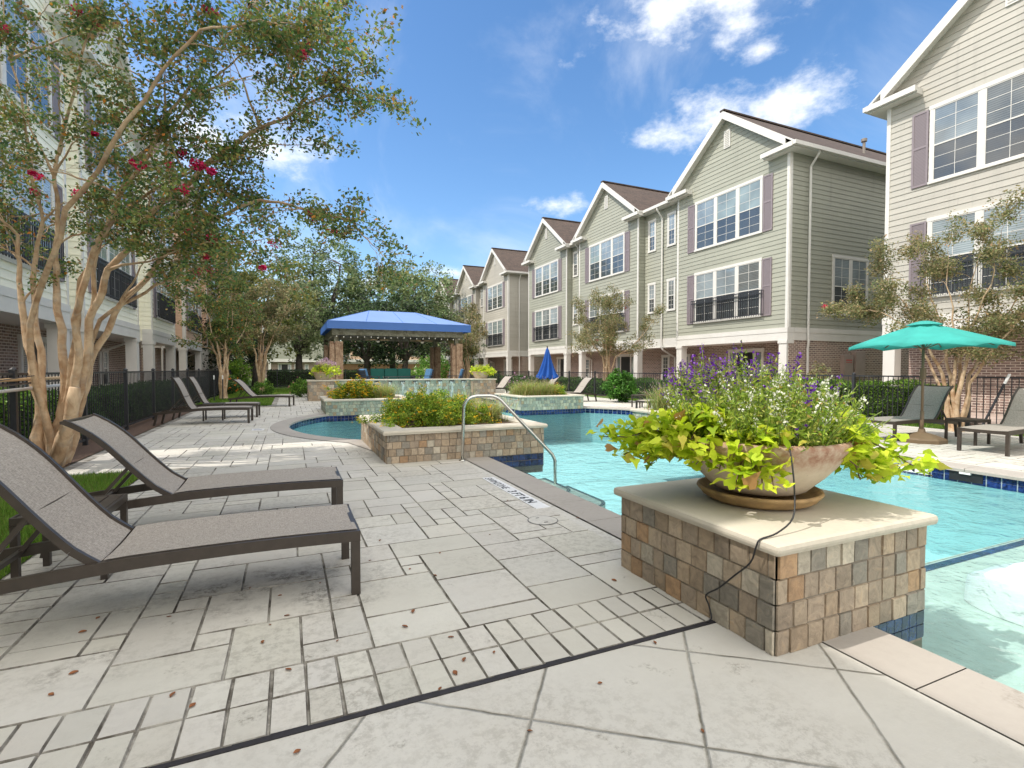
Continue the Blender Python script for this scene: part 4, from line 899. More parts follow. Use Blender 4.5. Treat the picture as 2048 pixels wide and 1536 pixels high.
def railing(P, s0, s1, z0, z1, parent):
    m = MB(); o = .16
    for z in (z0 + .06, z1, z1 - .12): m.fbox(P, s0, s1, o - .014, o + .014, z - .018, z + .018)
    for s in (s0, s1): m.fbox(P, s - .015, s + .015, .02, o + .012, z1 - .014, z1 + .014); m.fbox(P, s - .015, s + .015, .02, o + .012, z0 + .04, z0 + .07)
    n = int((s1 - s0) / .11)
    for i in range(n + 1): s = s0 + (s1 - s0) * i / n; w = .015 if i % 9 == 0 else .009; m.fbox(P, s - w, s + w, o - w, o + w, z0, z1)
    m.build('balcony_railing', M['black'], parent)
def door(P, s, z0, parent, side=True):
    m = MB(); w = .46; sl_ = .36 if side else 0; a, b = s - w - sl_ - .14, s + w + sl_ + .14; zt = z0 + 2.07
    m.fbox(P, a, a + .12, .0, .06, z0, zt + .02); m.fbox(P, b - .12, b, .0, .06, z0, zt + .02); m.fbox(P, a - .03, b + .03, .0, .08, zt + .02, zt + .18)
    for q in (s - w - .08, s + w): m.fbox(P, q, q + .08, .0, .055, z0, zt + .02)
    m.fbox(P, a + .12, s - w - .08, .0, .04, z0, z0 + .35); m.fbox(P, s + w + .08, b - .12, .0, .04, z0, z0 + .35); fr_ = m.build('door_frame', M['white'], parent)
    for q0, q1 in ((a + .12, s - w - .08), (s + w + .08, b - .12)): g_ = MB(); g_.fbox(P, q0, q1, .0, .02, z0 + .35, zt); g_.build('sidelight', M['pane_upper'], fr_)
    m = MB(); m.fbox(P, s - w, s + w, .0, .03, z0 + .01, zt + .01)
    for cx in (s - .22, s + .22):
        for (r0, r1) in ((.15, .75), (.85, 1.45), (1.55, 1.9)): m.fbox(P, cx - .15, cx + .15, .03, .038, z0 + r0, z0 + r1)
    d = m.build('door', M['door'], parent); m = MB(); c = P(s - w + .07, .06, z0 + .98); m.lathe([(0, c[2] - .03), (.03, c[2]), (0, c[2] + .03)], c[0], c[1], 10); m.build('handle', M['steel'], d)
def house(name, label, P, yA, yB, bays, sid, depth=11.0, door_at=(), back_dark=False, lite=False, group=None, ends=(True, True)):
    """a row of gabled townhouses. P(s, n, z): s along the row, n outwards from the bay fronts.
    yA..yB the whole length, bays [(s0, s1)], the rest is recessed by 0.4 m"""
    o = P((yA + yB) / 2, 0, 0); t = thing(name, label, 'house', (o[0], o[1], 0), group); ZB, ZC, ZE = 2.4, 2.86, 9.5; rc = -.4; SL = .76; ZR = 9.97
    w = MB(); segs = []; s = yA
    for a, b in bays:
        if a - s > .05: segs.append((s, a))
        s = b
    if yB - s > .05: segs.append((s, yB))
    zap = lambda a, b: ZR + SL * (b - a) / 2
    for a, b in bays:
        c = (a + b) / 2; top = zap(a, b) - .16
        sheetlap(w, P, a, b, ZC, ZE); sheetlap(w, P, a, b, ZE, top, lambda z, a=a, b=b, c=c: (max(a, c - (top - z) / SL), min(b, c + (top - z) / SL)))
        w.fbox(P, a, b, rc - .01, -.012, ZB + .01, ZE)
        w.face([P(a, -.011, ZE), P(b, -.011, ZE), P(c, -.011, top)])
        if not (abs(a - yA) < .1): Q = lambda s_, n_, z_, a=a: P(a - n_, s_, z_); sheetlap(w, Q, rc, 0, ZC, ZE)
        if not (abs(b - yB) < .1): Q = lambda s_, n_, z_, b=b: P(b + n_, s_, z_); sheetlap(w, Q, rc, 0, ZC, ZE)
    for a, b in segs: sheetlap(w, lambda s_, n_, z_: P(s_, n_ + rc, z_), a, b, ZC, ZE)
    w.fbox(P, yA + .02, yB - .02, -depth, rc - .012, ZB + .01, ZE)
    for k, (ye, sg) in enumerate(((yA, -1), (yB, 1))):
        if not ends[k]: continue
        Q = lambda s_, n_, z_, ye=ye, sg=sg: P(ye + sg * n_, s_, z_)
        fb = 0 if any(abs(e - ye) < .1 for bb in bays for e in bb) else rc
        sheetlap(w, Q, -depth, fb, ZC, ZE)
    w.build('wall', sid, t)
    br = MB(); br.fbox(P, yA + .01, yB - .01, -depth + .05, -1.35, -.06, ZB); br.build('brick_wall', M['brick'], t)
    # band, corner boards, soffits
    b_ = MB()
    for a, b in bays: b_.fbox(P, a - .02, b + .02, -.3, .035, ZB, ZC); b_.fbox(P, a - .03, b + .03, -.3, .05, ZC - .16, ZC - .12 + .14); b_.fbox(P, a - .012, a + .10, -.01, .032, ZC + .02, ZE); b_.fbox(P, b - .10, b + .012, -.01, .032, ZC + .02, ZE)
    for a, b in segs: b_.fbox(P, a, b, -.8, rc + .035, ZB - .002, ZC); b_.fbox(P, a + .02, b - .02, rc - .01, -.04, ZE + .0, ZE + .03)
    for k, (ye, sg) in enumerate(((yA, -1), (yB, 1))):
        if not ends[k]: continue
        b_.fbox(P, ye - .0 * sg, ye + sg * .035, -depth, -.301, ZB, ZC); b_.fbox(P, ye, ye + sg * .05, -depth, -.301, ZC - .16, ZC + .02); b_.fbox(P, ye + sg * .001, ye + sg * .032, -.12, .0, ZC + .02, ZE)
    b_.fbox(P, yA + .05, yB - .05, -1.36, -.302, ZB + .003, ZB + .008); b_.build('band_board', M['white'], t)
    # roofs
    rf = MB(); OV = .42; th = .07
    def slab(a0, a1, b1, b0):
        "thick roof plane from four top corners"
        p = [Vector(P(*q)) for q in (a0, a1, b1, b0)]; q = [v - Vector((0, 0, th)) for v in p]; rf.face(p, 0); rf.face(q[::-1], 1)
        for i in range(4): rf.face([p[i], p[(i + 1) % 4], q[(i + 1) % 4], q[i]], 1)
    HW = ZR + SL * 3.0
    for a, b in bays:
        c = (a + b) / 2; za = zap(a, b); ze = za - SL * ((b - a) / 2 + OV); end = abs(a - yA) < .1 or abs(b - yB) < .1; back = -depth - .3 if end else -4.6
        slab((a - OV, .34, ze), (c, .34, za), (c, back, za), (a - OV, back, ze)); slab((c, .34, za - .001), (b + OV, .34, ze), (b + OV, back, ze), (c, back, za - .001))
        rf.fbox(P, c - .12, c + .12, back, .36, za - .03, za + .035, 0)
    zr = ZR + SL * 3.0 - .06; ym = (yA + (3 if bays and abs(bays[0][0] - yA) < .1 else 0), yB - (3 if bays and abs(bays[-1][1] - yB) < .1 else 0)); n1 = -.035; n2 = -5.6
    slab((ym[0], n1, 9.70), (ym[0], n2, zr), (ym[1], n2, zr), (ym[1], n1, 9.70)); slab((ym[0], n2, zr - .001), (ym[0], -depth - .4, 9.7), (ym[1], -depth - .4, 9.7), (ym[1], n2, zr - .001)); ro = rf.build('roof', [M['shingle'], M['white']], t)
    vp = MB(); c0 = P(bays[0][0] + 1.2, -6.2, 0); vp.lathe([(.06, 10.6), (.06, 11.35), (.12, 11.38), (.12, 11.5), (0, 11.55)], c0[0], c0[1], 10); vp.build('vent_pipe', plain('pipe_grey', (.2, .18, .16), .6), ro)
    # rake boards, eave returns and gutters
    def gut(*boxes):
        gu = MB()
        for q in boxes: gu.fbox(P, *q)
        gu.build('gutter', M['white'], t)
    for a, b in bays:
        tr_ = MB(); c = (a + b) / 2; za = zap(a, b) - th + .01
        for sg, e in ((-1, a), (1, b)):
            s_e = e + sg * .04; ze = za - SL * abs(c - s_e); f = [P(c, .345, za), P(s_e, .345, ze), P(s_e, .345, ze - .27), P(c, .345, za - .27)]; k = [P(c, .31, za), P(s_e, .31, ze), P(s_e, .31, ze - .27), P(c, .31, za - .27)]
            tr_.face(f)
            for i in range(4): tr_.face([f[i], f[(i + 1) % 4], k[(i + 1) % 4], k[i]])
            tr_.face(k[::-1]); tr_.face([P(c, .31, za - .15), P(s_e, .31, ze - .15), P(s_e, .0, ze - .15), P(c, .0, za - .15)])
            f = [P(c, .024, za - .12), P(s_e, .024, ze - .12), P(s_e, .024, ze - .34), P(c, .024, za - .34)]
            i0, i1 = sorted((e - sg * .95, e + sg * (OV - .03))); tr_.fbox(P, i0, i1, .0, .30, 9.42, 9.50); tr_.fbox(P, i0, i1, .0, .285, 9.50, 9.60)
            gut((i0 - .02, i1 + .02, .30, .42, 9.47, 9.60), (i0 - .02, i1 + .02, .42, .435, 9.45, 9.615))
        tr_.build('rake_trim', M['white'], t)
        sv = MB(); sv.fbox(P, c - .17, c + .17, .0, .05, 10.75, 11.5); sv.build('gable_vent', M['white'], t)
        sv = MB()
        for q in range(9): sv.fbox(P, c - .12, c + .12, .05, .062, 10.8 + q * .076, 10.83 + q * .076)
        sv.build('gable_vent', M['vs'], t)
    for a, b in segs: gut((a + .02, b - .02, -.034, .085, 9.52, 9.66))
    for k, (ye, sg) in enumerate(((yA, -1), (yB, 1))):
        if not ends[k]: continue
        m = MB(); m.fbox(P, ye + sg * .001, ye + sg * (OV - .02), -depth, -.0, 9.44, 9.50); m.build('soffit', M['white'], t); gut((ye + sg * (OV - .02), ye + sg * (OV + .11), -depth, .41, 9.48, 9.62))
    def spout(pts): m = MB(); m.tube([P(*p) for p in pts], .045, 8); m.build('downspout', M['white'], t)
    for k, (a, b) in enumerate(segs):
        if b - a > 1.2:
            s = a + .42 if b - a < 2.6 else (a + b) / 2 - .0; spout([(s, .06, 9.5), (s, .02, 9.38), (s, rc + .09, 9.0), (s, rc + .09, ZC - .1), (s - .05, rc + .06, ZB - .1), (s + .05, -1.0, ZB - .38), (s + .05, -1.25, ZB - .5), (s + .05, -1.27, .1)])
    if ends[0]: spout([(yA - .45, -1.0, 9.48), (yA - .4, -1.0, 9.36), (yA - .1, -1.0, 9.0), (yA - .1, -1.0, 3.0), (yA - .12, -1.0, 2.3), (yA - .08, -1.02, 2.1), (yA - .08, -1.02, .1)])
    # openings
    for i, (a, b) in enumerate(bays):
        c = (a + b) / 2; hw = min(1.83, (b - a) / 2 - .75)
        window(P, c - hw, c + hw, 6.78, 8.86, 3, t); window(P, c - hw, c + hw, 3.45, 5.62, 3, t)
        if not lite: shutters(P, c - hw, c + hw, 6.72, 8.9, t); shutters(P, c - hw, c + hw, 3.4, 5.66, t)
        railing(P, c - hw - .1, c + hw + .08, 3.42, 4.42, t)
        for s in (a + .18, b - .18): m = MB(); m.fbox(P, s - .17, s + .17, -.30, .03, -.03, ZB - .12); m.fbox(P, s - .2, s + .2, -.33, .06, ZB - .12, ZB - .002); m.build('porch_column', M['white'], t)
    Pb = lambda s_, n_, z_: P(s_, n_ - 1.35, z_)
    for s in door_at: door(Pb, s, -.05, t)
    for a, b in segs:
        if b - a < 1.4: continue
        Pr = lambda s_, n_, z_: P(s_, n_ + rc, z_)
        ss = ((a + b) / 2 - .95, (a + b) / 2 + .55) if b - a > 2.6 else ((a + b) / 2 - .0,)
        for s in ss: window(Pr, s, s + .62, 7.55, 9.05, 1, t); window(Pr, s, s + .62, 4.3, 5.75, 1, t); window(Pb, s, s + .6, .75, 1.95, 1, t)
    return t
PR = lambda s, n, z: (17.3 - n, s, z)
PL = lambda s, n, z: (-5.0 + n, s, z)
hg = house('townhouse_row', 'sage green lap-sided townhouse row with three white-trimmed gables beyond the pool', PR, 13.5, 36.2, [(13.5, 19.5), (22.5, 28.6), (30.2, 36.2)], M['green_siding'], door_at=(16.6, 25.4, 33.0))
Pg = lambda s, n, z: (s, 13.5 - n, z)
window(Pg, 19.75, 21.95, 3.5, 5.72, 2, hg)
hb = MB(); hb.fbox(Pg, 17.36, 28.2, -.2, .004, -.06, 2.4); hb.build('brick_wall', M['brick'], hg)
for (a, b, z0, z1) in ((20.35, 20.93, .0, 1.86), (21.05, 21.68, .95, 2.0)): m = MB(); m.fbox(Pg, a, b, .0, .16, z0, z1); m.fbox(Pg, a + .02, b - .02, .16, .175, z0 + .02, z1 - .02); u_ = m.build('utility_box', M['utility'], hg, bevel=.006)
m = MB(); m.fbox(Pg, 20.46, 20.82, .175, .178, 1.62, 1.68); m.fbox(Pg, 20.46, 20.82, .175, .178, 1.55, 1.58); m.build('red_notice', plain('red_print', (.45, .08, .07), .6), hg)
house('townhouse_row', 'cream lap-sided townhouse row with stepped gables farther along behind the pavilion', PR, 40.3, 64.0, [(40.3, 46.3), (48.6, 54.5), (57.6, 63.9)], M['tan_siding'], door_at=(43.4,))
hn = house('townhouse_row', 'large cream house rising at the frame edge behind the teal umbrella', PR, -13.0, 10.1, [(-13.0, -7.0), (-4.3, 1.7), (4.1, 10.1)], M['cream_siding'], door_at=(5.6,))
house('townhouse_row', 'ivory lap-sided house row with black balcony railings in shade behind the crape myrtle', PL, 11.2, 28.9, [(11.2, 16.0), (17.0, 22.4), (24.4, 28.9)], M['ivory_siding'], door_at=(13.9, 18.0))
house('townhouse_row', 'peach lap-sided house row farther down the shaded side beyond the ivory houses', PL, 31.6, 56.0, [(31.6, 37.0), (39.5, 45.0), (48.0, 54.0)], M['peach_siding'], door_at=(35,))
house('townhouse_row', 'ivory house row beside and behind the camera that shades the near deck', PL, -14.0, 8.2, [(-5.6, -.2), (3.2, 8.2)], M['ivory_siding'], door_at=(), lite=True)
PB = lambda s, n, z: (s, 86.0 - n, z)
house('townhouse_row', 'distant grey-green townhouse row closing the far end of the grounds', PB, -26, 6, [(-26, -20), (-17, -11), (-8.5, -2.5)], M['green_siding'], door_at=(-.6, -9.5), ends=(True, True))
house('townhouse_row', 'distant peach townhouse row seen under the dark trees behind the pavilion', PB, 9, 34, [(9, 15), (18, 24), (27, 33)], M['peach_siding'], door_at=(12,))
PEACH = MB(); PEACH.box(4.5, 30, 62.0, 62.2, 0, 1.9); pw_ = thing('garden_wall', 'low peach garden wall with pale coping behind the pavilion trees', 'wall', (17, 62, 0)); PEACH.build('wall', plain('peach_render', (.55, .30, .2), .8), pw_); m = MB(); m.box(4.4, 30.1, 61.93, 62.27, 1.9, 2.15); m.build('coping', M['white'], pw_)

# ------------------------------------------------------------ pavilion
pv = thing('pavilion', 'blue-canopied cedar-post pavilion behind the fountain wall', 'pavilion', (5.7, 31.2, 0)); x0, x1, y0, y1 = 1.86, 9.7, 28.1, 34.4; zt, zb, zr = 3.82, 3.43, 4.76; rx0, rx1, ry = 4.4, 7.15, 31.2
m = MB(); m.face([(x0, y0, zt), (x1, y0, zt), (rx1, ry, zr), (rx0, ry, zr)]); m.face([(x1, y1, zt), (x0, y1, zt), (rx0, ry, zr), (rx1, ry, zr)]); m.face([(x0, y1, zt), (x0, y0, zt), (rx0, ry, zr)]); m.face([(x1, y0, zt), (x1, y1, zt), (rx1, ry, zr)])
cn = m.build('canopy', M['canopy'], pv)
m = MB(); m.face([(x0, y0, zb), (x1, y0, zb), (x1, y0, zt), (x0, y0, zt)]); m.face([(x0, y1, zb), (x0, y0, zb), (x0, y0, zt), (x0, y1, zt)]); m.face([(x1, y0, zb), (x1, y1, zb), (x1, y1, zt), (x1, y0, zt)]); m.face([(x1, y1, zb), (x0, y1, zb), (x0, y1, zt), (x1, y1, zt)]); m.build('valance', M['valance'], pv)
m = MB()
for (p, q) in (((x0, y0, zt), (rx0, ry, zr)), ((x1, y0, zt), (rx1, ry, zr)), ((x0, y1, zt), (rx0, ry, zr)), ((x1, y1, zt), (rx1, ry, zr)), ((rx0, ry, zr), (rx1, ry, zr)), ((x0, y0, zt), (x1, y0, zt)), ((x0, y0, zb), (x1, y0, zb)), ((x0, y0, zt), (x0, y1, zt)), ((3.8, y0, zt), (4.4, ry, zr)), ((5.8, y0, zt), (5.8, ry, zr)), ((7.7, y0, zt), (7.15, ry, zr))): m.tube([p, q], .014, 6)
m.build('seam_piping', M['valance'], cn)
m = MB()
for a in (y0 + .45, y1 - .55): m.box(x0 + .25, x1 - .35, a, a + .1, 3.12, 3.5)
for a in (x0 + .3, x1 - .45): m.box(a, a + .1, y0 + .56, y1 - .56, 3.1, 3.48)
for k in range(7): xx = x0 + 1.2 + k * .95; m.box(xx, xx + .06, y0 + .56, y1 - .56, 3.3, 3.46)
m.build('beam', M['greywood'], pv)
for (cx, cy) in ((2.35, 28.85), (9.05, 28.85), (2.35, 33.6), (9.05, 33.6)):
    m = MB(); m.box(cx - .1, cx + .1, cy - .1, cy + .1, 0, 3.12)
    po = m.build('post', M['greywood'], pv); m = MB()
    for k, (dx, dy) in enumerate(((-.22, -.22), (0.02, -.24), (.22, -.18), (-.24, .02))): m.box(cx + dx - .1, cx + dx + .1, cy + dy - .06, cy + dy + .06, 0, 2.78 if k else 2.6)
    m.box(cx - .24, cx + .26, cy - .14, cy + .22, 0, 2.7); m.build('cladding', M['cedar'], po, bevel=.008)
for (cx, cy) in ((4.75, 30.2), (7.35, 30.2)):
    m = MB(); m.tube([(cx, cy, 3.5), (cx, cy, 3.0)], .02, 8); m.lathe([(0, 3.06), (.11, 3.05), (.13, 2.97), (.05, 2.93)], cx, cy, 16); f = m.build('ceiling_fan', M['black'], pv)
    for k in range(5): a = 2 * math.pi * k / 5 + .3; m = MB(); m.bar((cx + .12 * math.cos(a), cy + .12 * math.sin(a), 2.98), (cx + .72 * math.cos(a), cy + .72 * math.sin(a), 2.98), .14, .012); m.build('blade', M['rail_wood'], f)
    m = MB(); m.lathe([(.11, 2.93), (.10, 2.88), (.05, 2.83), (0, 2.82)], cx, cy, 16); m.build('lamp_bowl', M['bulb'], f, smooth=True)
sl_ = thing('string_lights', 'string of small globe bulbs hung below the pavilion beam', 'lights', (5.7, 28.7, 0)); m = MB(); pts = []
for i in range(41): xx = x0 + .3 + (x1 - x0 - .7) * i / 40; pts.append((xx, 28.5, 3.1 - .06 * math.sin(math.pi * ((i % 10) / 10))))
m.tube(pts, .008, 5); m.build('cord', M['black'], sl_)
for i in range(1, 40, 2): m = MB(); m.lathe([(0, pts[i][2] - .09), (.03, pts[i][2] - .06), (.03, pts[i][2] - .035), (.01, pts[i][2])], pts[i][0], pts[i][1], 8); m.build('bulb', M['bulb'], sl_, smooth=True)
# patio furniture (stands on a raised terrace)
m = MB(); m.box(.8, 9.7, 22.99, 35.2, -.02, .30, 0, (1, 1, 1)); tag(m.build('terrace', M['paver']), kind='structure')
def armchair(x, y, rz, lb):
    t = thing('patio_armchair', lb, 'armchair', (0, 0, 0), 'patio armchairs with blue cushions'); m = MB()
    for s in (-1, 1):
        m.box(s * .33 - .02, s * .33 + .02, -.33, -.29, 0, .62); m.box(s * .33 - .02, s * .33 + .02, .30, .34, 0, .62); m.box(s * .33 - .035, s * .33 + .035, -.36, .36, .62, .65)
    m.box(-.33, .33, -.34, .34, .27, .31); m.build('frame', M['black'], t); m = MB()
    for k in range(6): z = .4 + k * .1; m.bar((-.31, .34 + k * .025, z), (.31, .34 + k * .025, z), .02, .055)
    for s in (-1, 1): m.bar((s * .31, .33, .3), (s * .31, .5, .98), .03, .03)
    m.build('slat_back', M['black'], t); m = MB(); m.box(-.29, .29, -.33, .24, .312, .45); m.build('seat_cushion', M['cushion_blue'], t, bevel=.04); m = MB()
    m.bar((0, .24, .42), (0, .40, 1.0), .56, .14, Vector((0, 1, 0))); m.build('back_cushion', M['cushion_blue'], t, bevel=.04); t.location = (x, y, .30); t.rotation_euler = (0, 0, rz); return t
armchair(3.62, 25.6, R(115), 'blue-cushioned armchair beside the pavilion post near the lavender bowl'); armchair(8.02, 25.8, R(-112), 'blue-cushioned armchair facing it at the other end near the right pavilion posts'); armchair(6.5, 26.6, R(-75), 'blue-cushioned armchair partly hidden behind the green sofa and low table')
sf = thing('patio_sofa', 'long green-cushioned sofa under the blue pavilion', 'sofa', (5.4, 29.4, .10)); m = MB(); m.box(4.2, 6.6, 29.1, 29.9, .1, .36); m.box(4.15, 4.25, 29.1, 29.9, .1, .72); m.box(6.55, 6.65, 29.1, 29.9, .1, .72); m.build('frame', M['black'], sf)
for k in range(3): a = 4.26 + k * .765; m = MB(); m.box(a, a + .75, 29.1, 29.75, .362, .52); m.build('seat_cushion', M['cushion_green'], sf, bevel=.04); m = MB(); m.box(a, a + .75, 29.7, 29.9, .50, 1.13); m.build('back_cushion', M['cushion_green'], sf, bevel=.05)
tb_ = thing('low_table', 'dark low table in front of the green sofa', 'table', (5.5, 27.6, .10)); m = MB(); m.box(4.7, 6.3, 27.3, 28.0, .66, .70); m.build('table_top', M['black'], tb_, bevel=.005)
for a in (4.76, 6.24):
    for b in (27.36, 27.94): m = MB(); m.box(a - .02, a + .02, b - .02, b + .02, .1, .659); m.build('leg', M['black'], tb_)
sf.location.z += .2; tb_.location.z += .2
# garden lamp post and ornaments
lpst = thing('lamp_post', 'slim black lamp post among the far shrubs', 'lamp post', (-1.6, 37.0, 0)); m = MB(); m.lathe([(.16, 0), (.16, .3), (.08, .45), (.05, .6), (.045, 3.6), (.07, 3.65)], -1.6, 37.0, 12); m.build('post', M['black'], lpst); m = MB(); m.lathe([(.07, 3.65), (.16, 3.95), (.14, 4.05), (0, 4.2)], -1.6, 37, 12); m.build('lantern', M['bulb'], lpst)
for (x, y, s, lb) in ((15.9, 6.3, .13, 'tall banded terracotta pot seen between the crape myrtle trunks'), (15.7, 5.75, .12, 'round terracotta ornament by the black house door')):
    m = MB(); m.lathe([(0, 0), (s * .6, 0), (s * .95, s * .7), (s, s * 1.4), (s * .6, s * 2.1), (s * .65, s * 2.5), (s * .8, s * 2.6)], x, y, 20); tag(m.build('garden_pot', M['terracotta'], smooth=True), lb, 'pot')
# ------------------------------------------------------------ vegetation
def stem_mesh(name, chains, mat, parent, n=8):
    m = MB()
    for pts, rad in chains: m.tube(pts, rad, n if rad[0] > .02 else (5 if rad[0] > .008 else 4), cap=False)
    return m.build(name, mat, parent, smooth=True)
def wiggle(p0, p1, k, amp, rnd, sag=0.0):
    p0 = Vector(p0); p1 = Vector(p1); L_ = (p1 - p0).length; o = []; off = Vector((0, 0, 0)); d = (p1 - p0).normalized()
    a = Vector((rnd.gauss(0, 1), rnd.gauss(0, 1), rnd.gauss(0, 1))); a = (a - d * a.dot(d)).normalized(); b = d.cross(a); f1 = rnd.uniform(.8, 1.6); f2 = rnd.uniform(1.5, 3); ph = rnd.uniform(0, 6)
    for i in range(k + 1):
        t = i / k; e = math.sin(math.pi * t) * L_ * amp
        o.append(p0.lerp(p1, t) + a * e * math.sin(f1 * 3 * t + ph) + b * e * .6 * math.cos(f2 * 3 * t + ph) + Vector((0, 0, sag * math.sin(math.pi * t) * L_)))
    return o
MYR = [(5, (.13, .22, .075)), (4, (.21, .26, .07)), (2.6, (.31, .30, .09)), (1.8, (.34, .21, .08)), (.2, (.65, .25, .04)), (2.2, (.07, .14, .055))]
MYT = [(5, (.25, .24, .11)), (4, (.34, .29, .15)), (3, (.17, .20, .08)), (1, (.40, .28, .15)), (2, (.11, .14, .06))]
OAK = [(5, (.11, .17, .07)), (4, (.17, .24, .10)), (3, (.26, .31, .14)), (2, (.055, .085, .035))]
OLV = [(5, (.24, .29, .14)), (4, (.33, .38, .20)), (2, (.14, .18, .08))]
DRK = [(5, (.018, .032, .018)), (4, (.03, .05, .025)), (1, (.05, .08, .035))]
def clumps(C, rad, per, size, cols, up=.5, shape=4, aspect=.55, flat=.8):
    "leaf quads gathered round clump centres; each clump has its own tint"
    n = len(C); idx = np.repeat(np.arange(n), per); d = rng.normal(size=(len(idx), 3)); d /= np.linalg.norm(d, axis=1, keepdims=True); d *= (rng.uniform(0, 1, (len(idx), 1)) ** .5) * (rad if np.isscalar(rad) else rad[idx][:, None]); d[:, 2] *= flat
    P = C[idx] + d; col = pal(len(idx), cols, .25); tint = rng.uniform(.75, 1.3, (n, 1)) * (1 + rng.uniform(-.08, .08, (n, 3))); return leafverts(P, size, up, aspect, shape=shape), col * tint[idx]
def tree(name, label, cat, base, stems, mat, leaf, lsize, cols, seed=1, fork=(3, 5), depth=3, per=26, crad=.22, spread=.9, blossom=0, group=None, twl=.55, barkn=8, up=.4, trunk_r=.06, flat=.75, amp=.05, droop=0.0, knots=True, trunk_k=1.0):
    """stems: list of (list of points, r0) main limbs reaching into the crown; side branches and twigs are grown off them"""
    rnd = random.Random(seed); t = thing(name, label, cat, base, group); ch = []; tips = []
    def grow(p, d, L_, r, lv):
        e = Vector(p) + d * L_; e.z -= droop * L_ * (depth - lv) * .25; pts = wiggle(p, e, 5, amp * 1.6, rnd, .04); k = len(pts); ch.append((pts, [max(.0025, r * (1 - .6 * i / (k - 1))) for i in range(k)]))
        if lv == 0:
            for q in (2, 3, 4, 5): tips.append(pts[q])
            return
        for i in range(rnd.randint(*fork)):
            j = rnd.randint(2, k - 1); ax = Vector((rnd.gauss(0, 1), rnd.gauss(0, 1), rnd.gauss(0, .7))); nd_ = (d + ax * spread * .6).normalized(); grow(pts[j], nd_, L_ * rnd.uniform(.55, .8), r * .45, lv - 1)
        tips.append(pts[-1]); tips.append(pts[-2])
    for pts, r0 in stems:
        full = []; rr = []; pts = [Vector(p) for p in pts]; r0 = r0 * trunk_k
        for i in range(len(pts) - 1):
            s = wiggle(pts[i], pts[i + 1], 5, amp, rnd); full += s if i == 0 else s[1:]
        k = len(full)
        for i in range(k):
            q = i / (k - 1); kn = 1 + (.16 * max(0, math.sin(i * 2.1 + seed)) ** 3 if knots else 0) + (.35 * max(0, .08 - q) / .08); rr.append(max(.004, r0 * (1 - .9 * q ** .62) * kn * (1.12 if q < .5 else 1)))
        ch.append((full, rr)); st = int(k * .42)
        for j in range(st, k, 1):
            if rnd.random() < .62:
                d = (full[min(j + 1, k - 1)] - full[j - 1]).normalized(); ax = Vector((rnd.gauss(0, 1), rnd.gauss(0, 1), rnd.gauss(0, .6))); nd_ = (d * .7 + ax * spread * .7).normalized()
                grow(full[j], nd_, twl * rnd.uniform(.7, 1.5) * (1.25 - .5 * j / k), rr[j] * .45, depth - 2)
        grow(full[-1], (full[-1] - full[-2]).normalized(), twl, rr[-1], depth - 2)
    stem_mesh('trunk', ch, mat, t, barkn); C = np.array([tuple(p) for p in tips]); C = C + rng.normal(size=C.shape) * .04
    V, col = clumps(C, crad, per, lsize, cols, up, flat=flat); quads('crown', V, col, leaf, t)
    if blossom:
        ii = rng.choice(len(C), blossom, replace=False)
        for i in ii:
            V, col = clumps(C[i:i + 1], rng.uniform(.05, .10), 60, .014, [(3, (.62, .02, .10)), (2, (.75, .06, .2)), (1, (.4, .01, .05))], .0, aspect=.9); quads('blossom', V, col, M['petal'], t)
    return t, len(C)
def limb(px, py, d): return at(px, py, d)
# near crape myrtle: multi-stem, limbs laid out from the ground up
B0 = Vector((-2.95, 8.75, 0))
def sp(*a): return [tuple(limb(*q)) for q in a]
st = [
    (sp((78, 930, 6.75), (80, 800, 6.8), (55, 690, 6.9), (38, 560, 7.0), (36, 470, 7.0), (2, 440, 6.8), (-90, 330, 6.6)), .085),
    (sp((82, 925, 6.8), (84, 780, 6.85), (70, 650, 6.95), (66, 560, 7.1), (86, 440, 7.1), (60, 300, 7.0), (20, 120, 6.9), (0, -60, 6.8)), .072),
    (sp((104, 930, 6.9), (128, 800, 6.95), (125, 660, 7.0), (112, 560, 7.1), (115, 450, 7.1), (108, 350, 7.0), (150, 180, 6.9), (200, 20, 6.8), (230, -90, 6.7)), .082),
    (sp((112, 935, 6.75), (148, 790, 6.7), (150, 640, 6.6), (185, 510, 6.5), (240, 390, 6.3), (330, 240, 6.1), (430, 100, 5.9), (500, 10, 5.8)), .076),
    (sp((118, 928, 6.9), (160, 780, 6.85), (178, 640, 6.8), (215, 540, 6.7), (300, 430, 6.6), (420, 320, 6.4), (520, 255, 6.2), (620, 205, 6.0), (690, 175, 5.9), (735, 190, 5.85)), .074),
    (sp((122, 932, 7.0), (170, 780, 7.1), (190, 700, 7.15), (240, 610, 7.1), (320, 520, 7.0), (420, 440, 6.8), (520, 400, 6.6), (620, 420, 6.5), (700, 440, 6.4), (745, 490, 6.4)), .072),
    (sp((124, 926, 7.0), (166, 800, 7.0), (180, 640, 6.9), (190, 520, 6.8), (250, 360, 6.6), (380, 200, 6.3), (480, 110, 6.2), (570, 90, 6.0)), .058),
    (sp((100, 925, 6.95), (140, 760, 6.9), (160, 560, 6.9), (230, 430, 6.8), (370, 350, 6.6), (480, 300, 6.5), (590, 290, 6.3)), .058),
    (sp((104, 935, 6.8), (60, 650, 6.4), (130, 420, 5.9), (290, 200, 5.5), (400, 60, 5.3), (520, 40, 5.3), (590, 50, 5.3)), .052),
    (sp((118, 930, 7.0), (200, 640, 7.1), (310, 570, 7.1), (410, 530, 7.2), (480, 520, 7.2)), .046),
]
_pool = [p for q, r in st for p in q[3:]]; _r = random.Random(77)
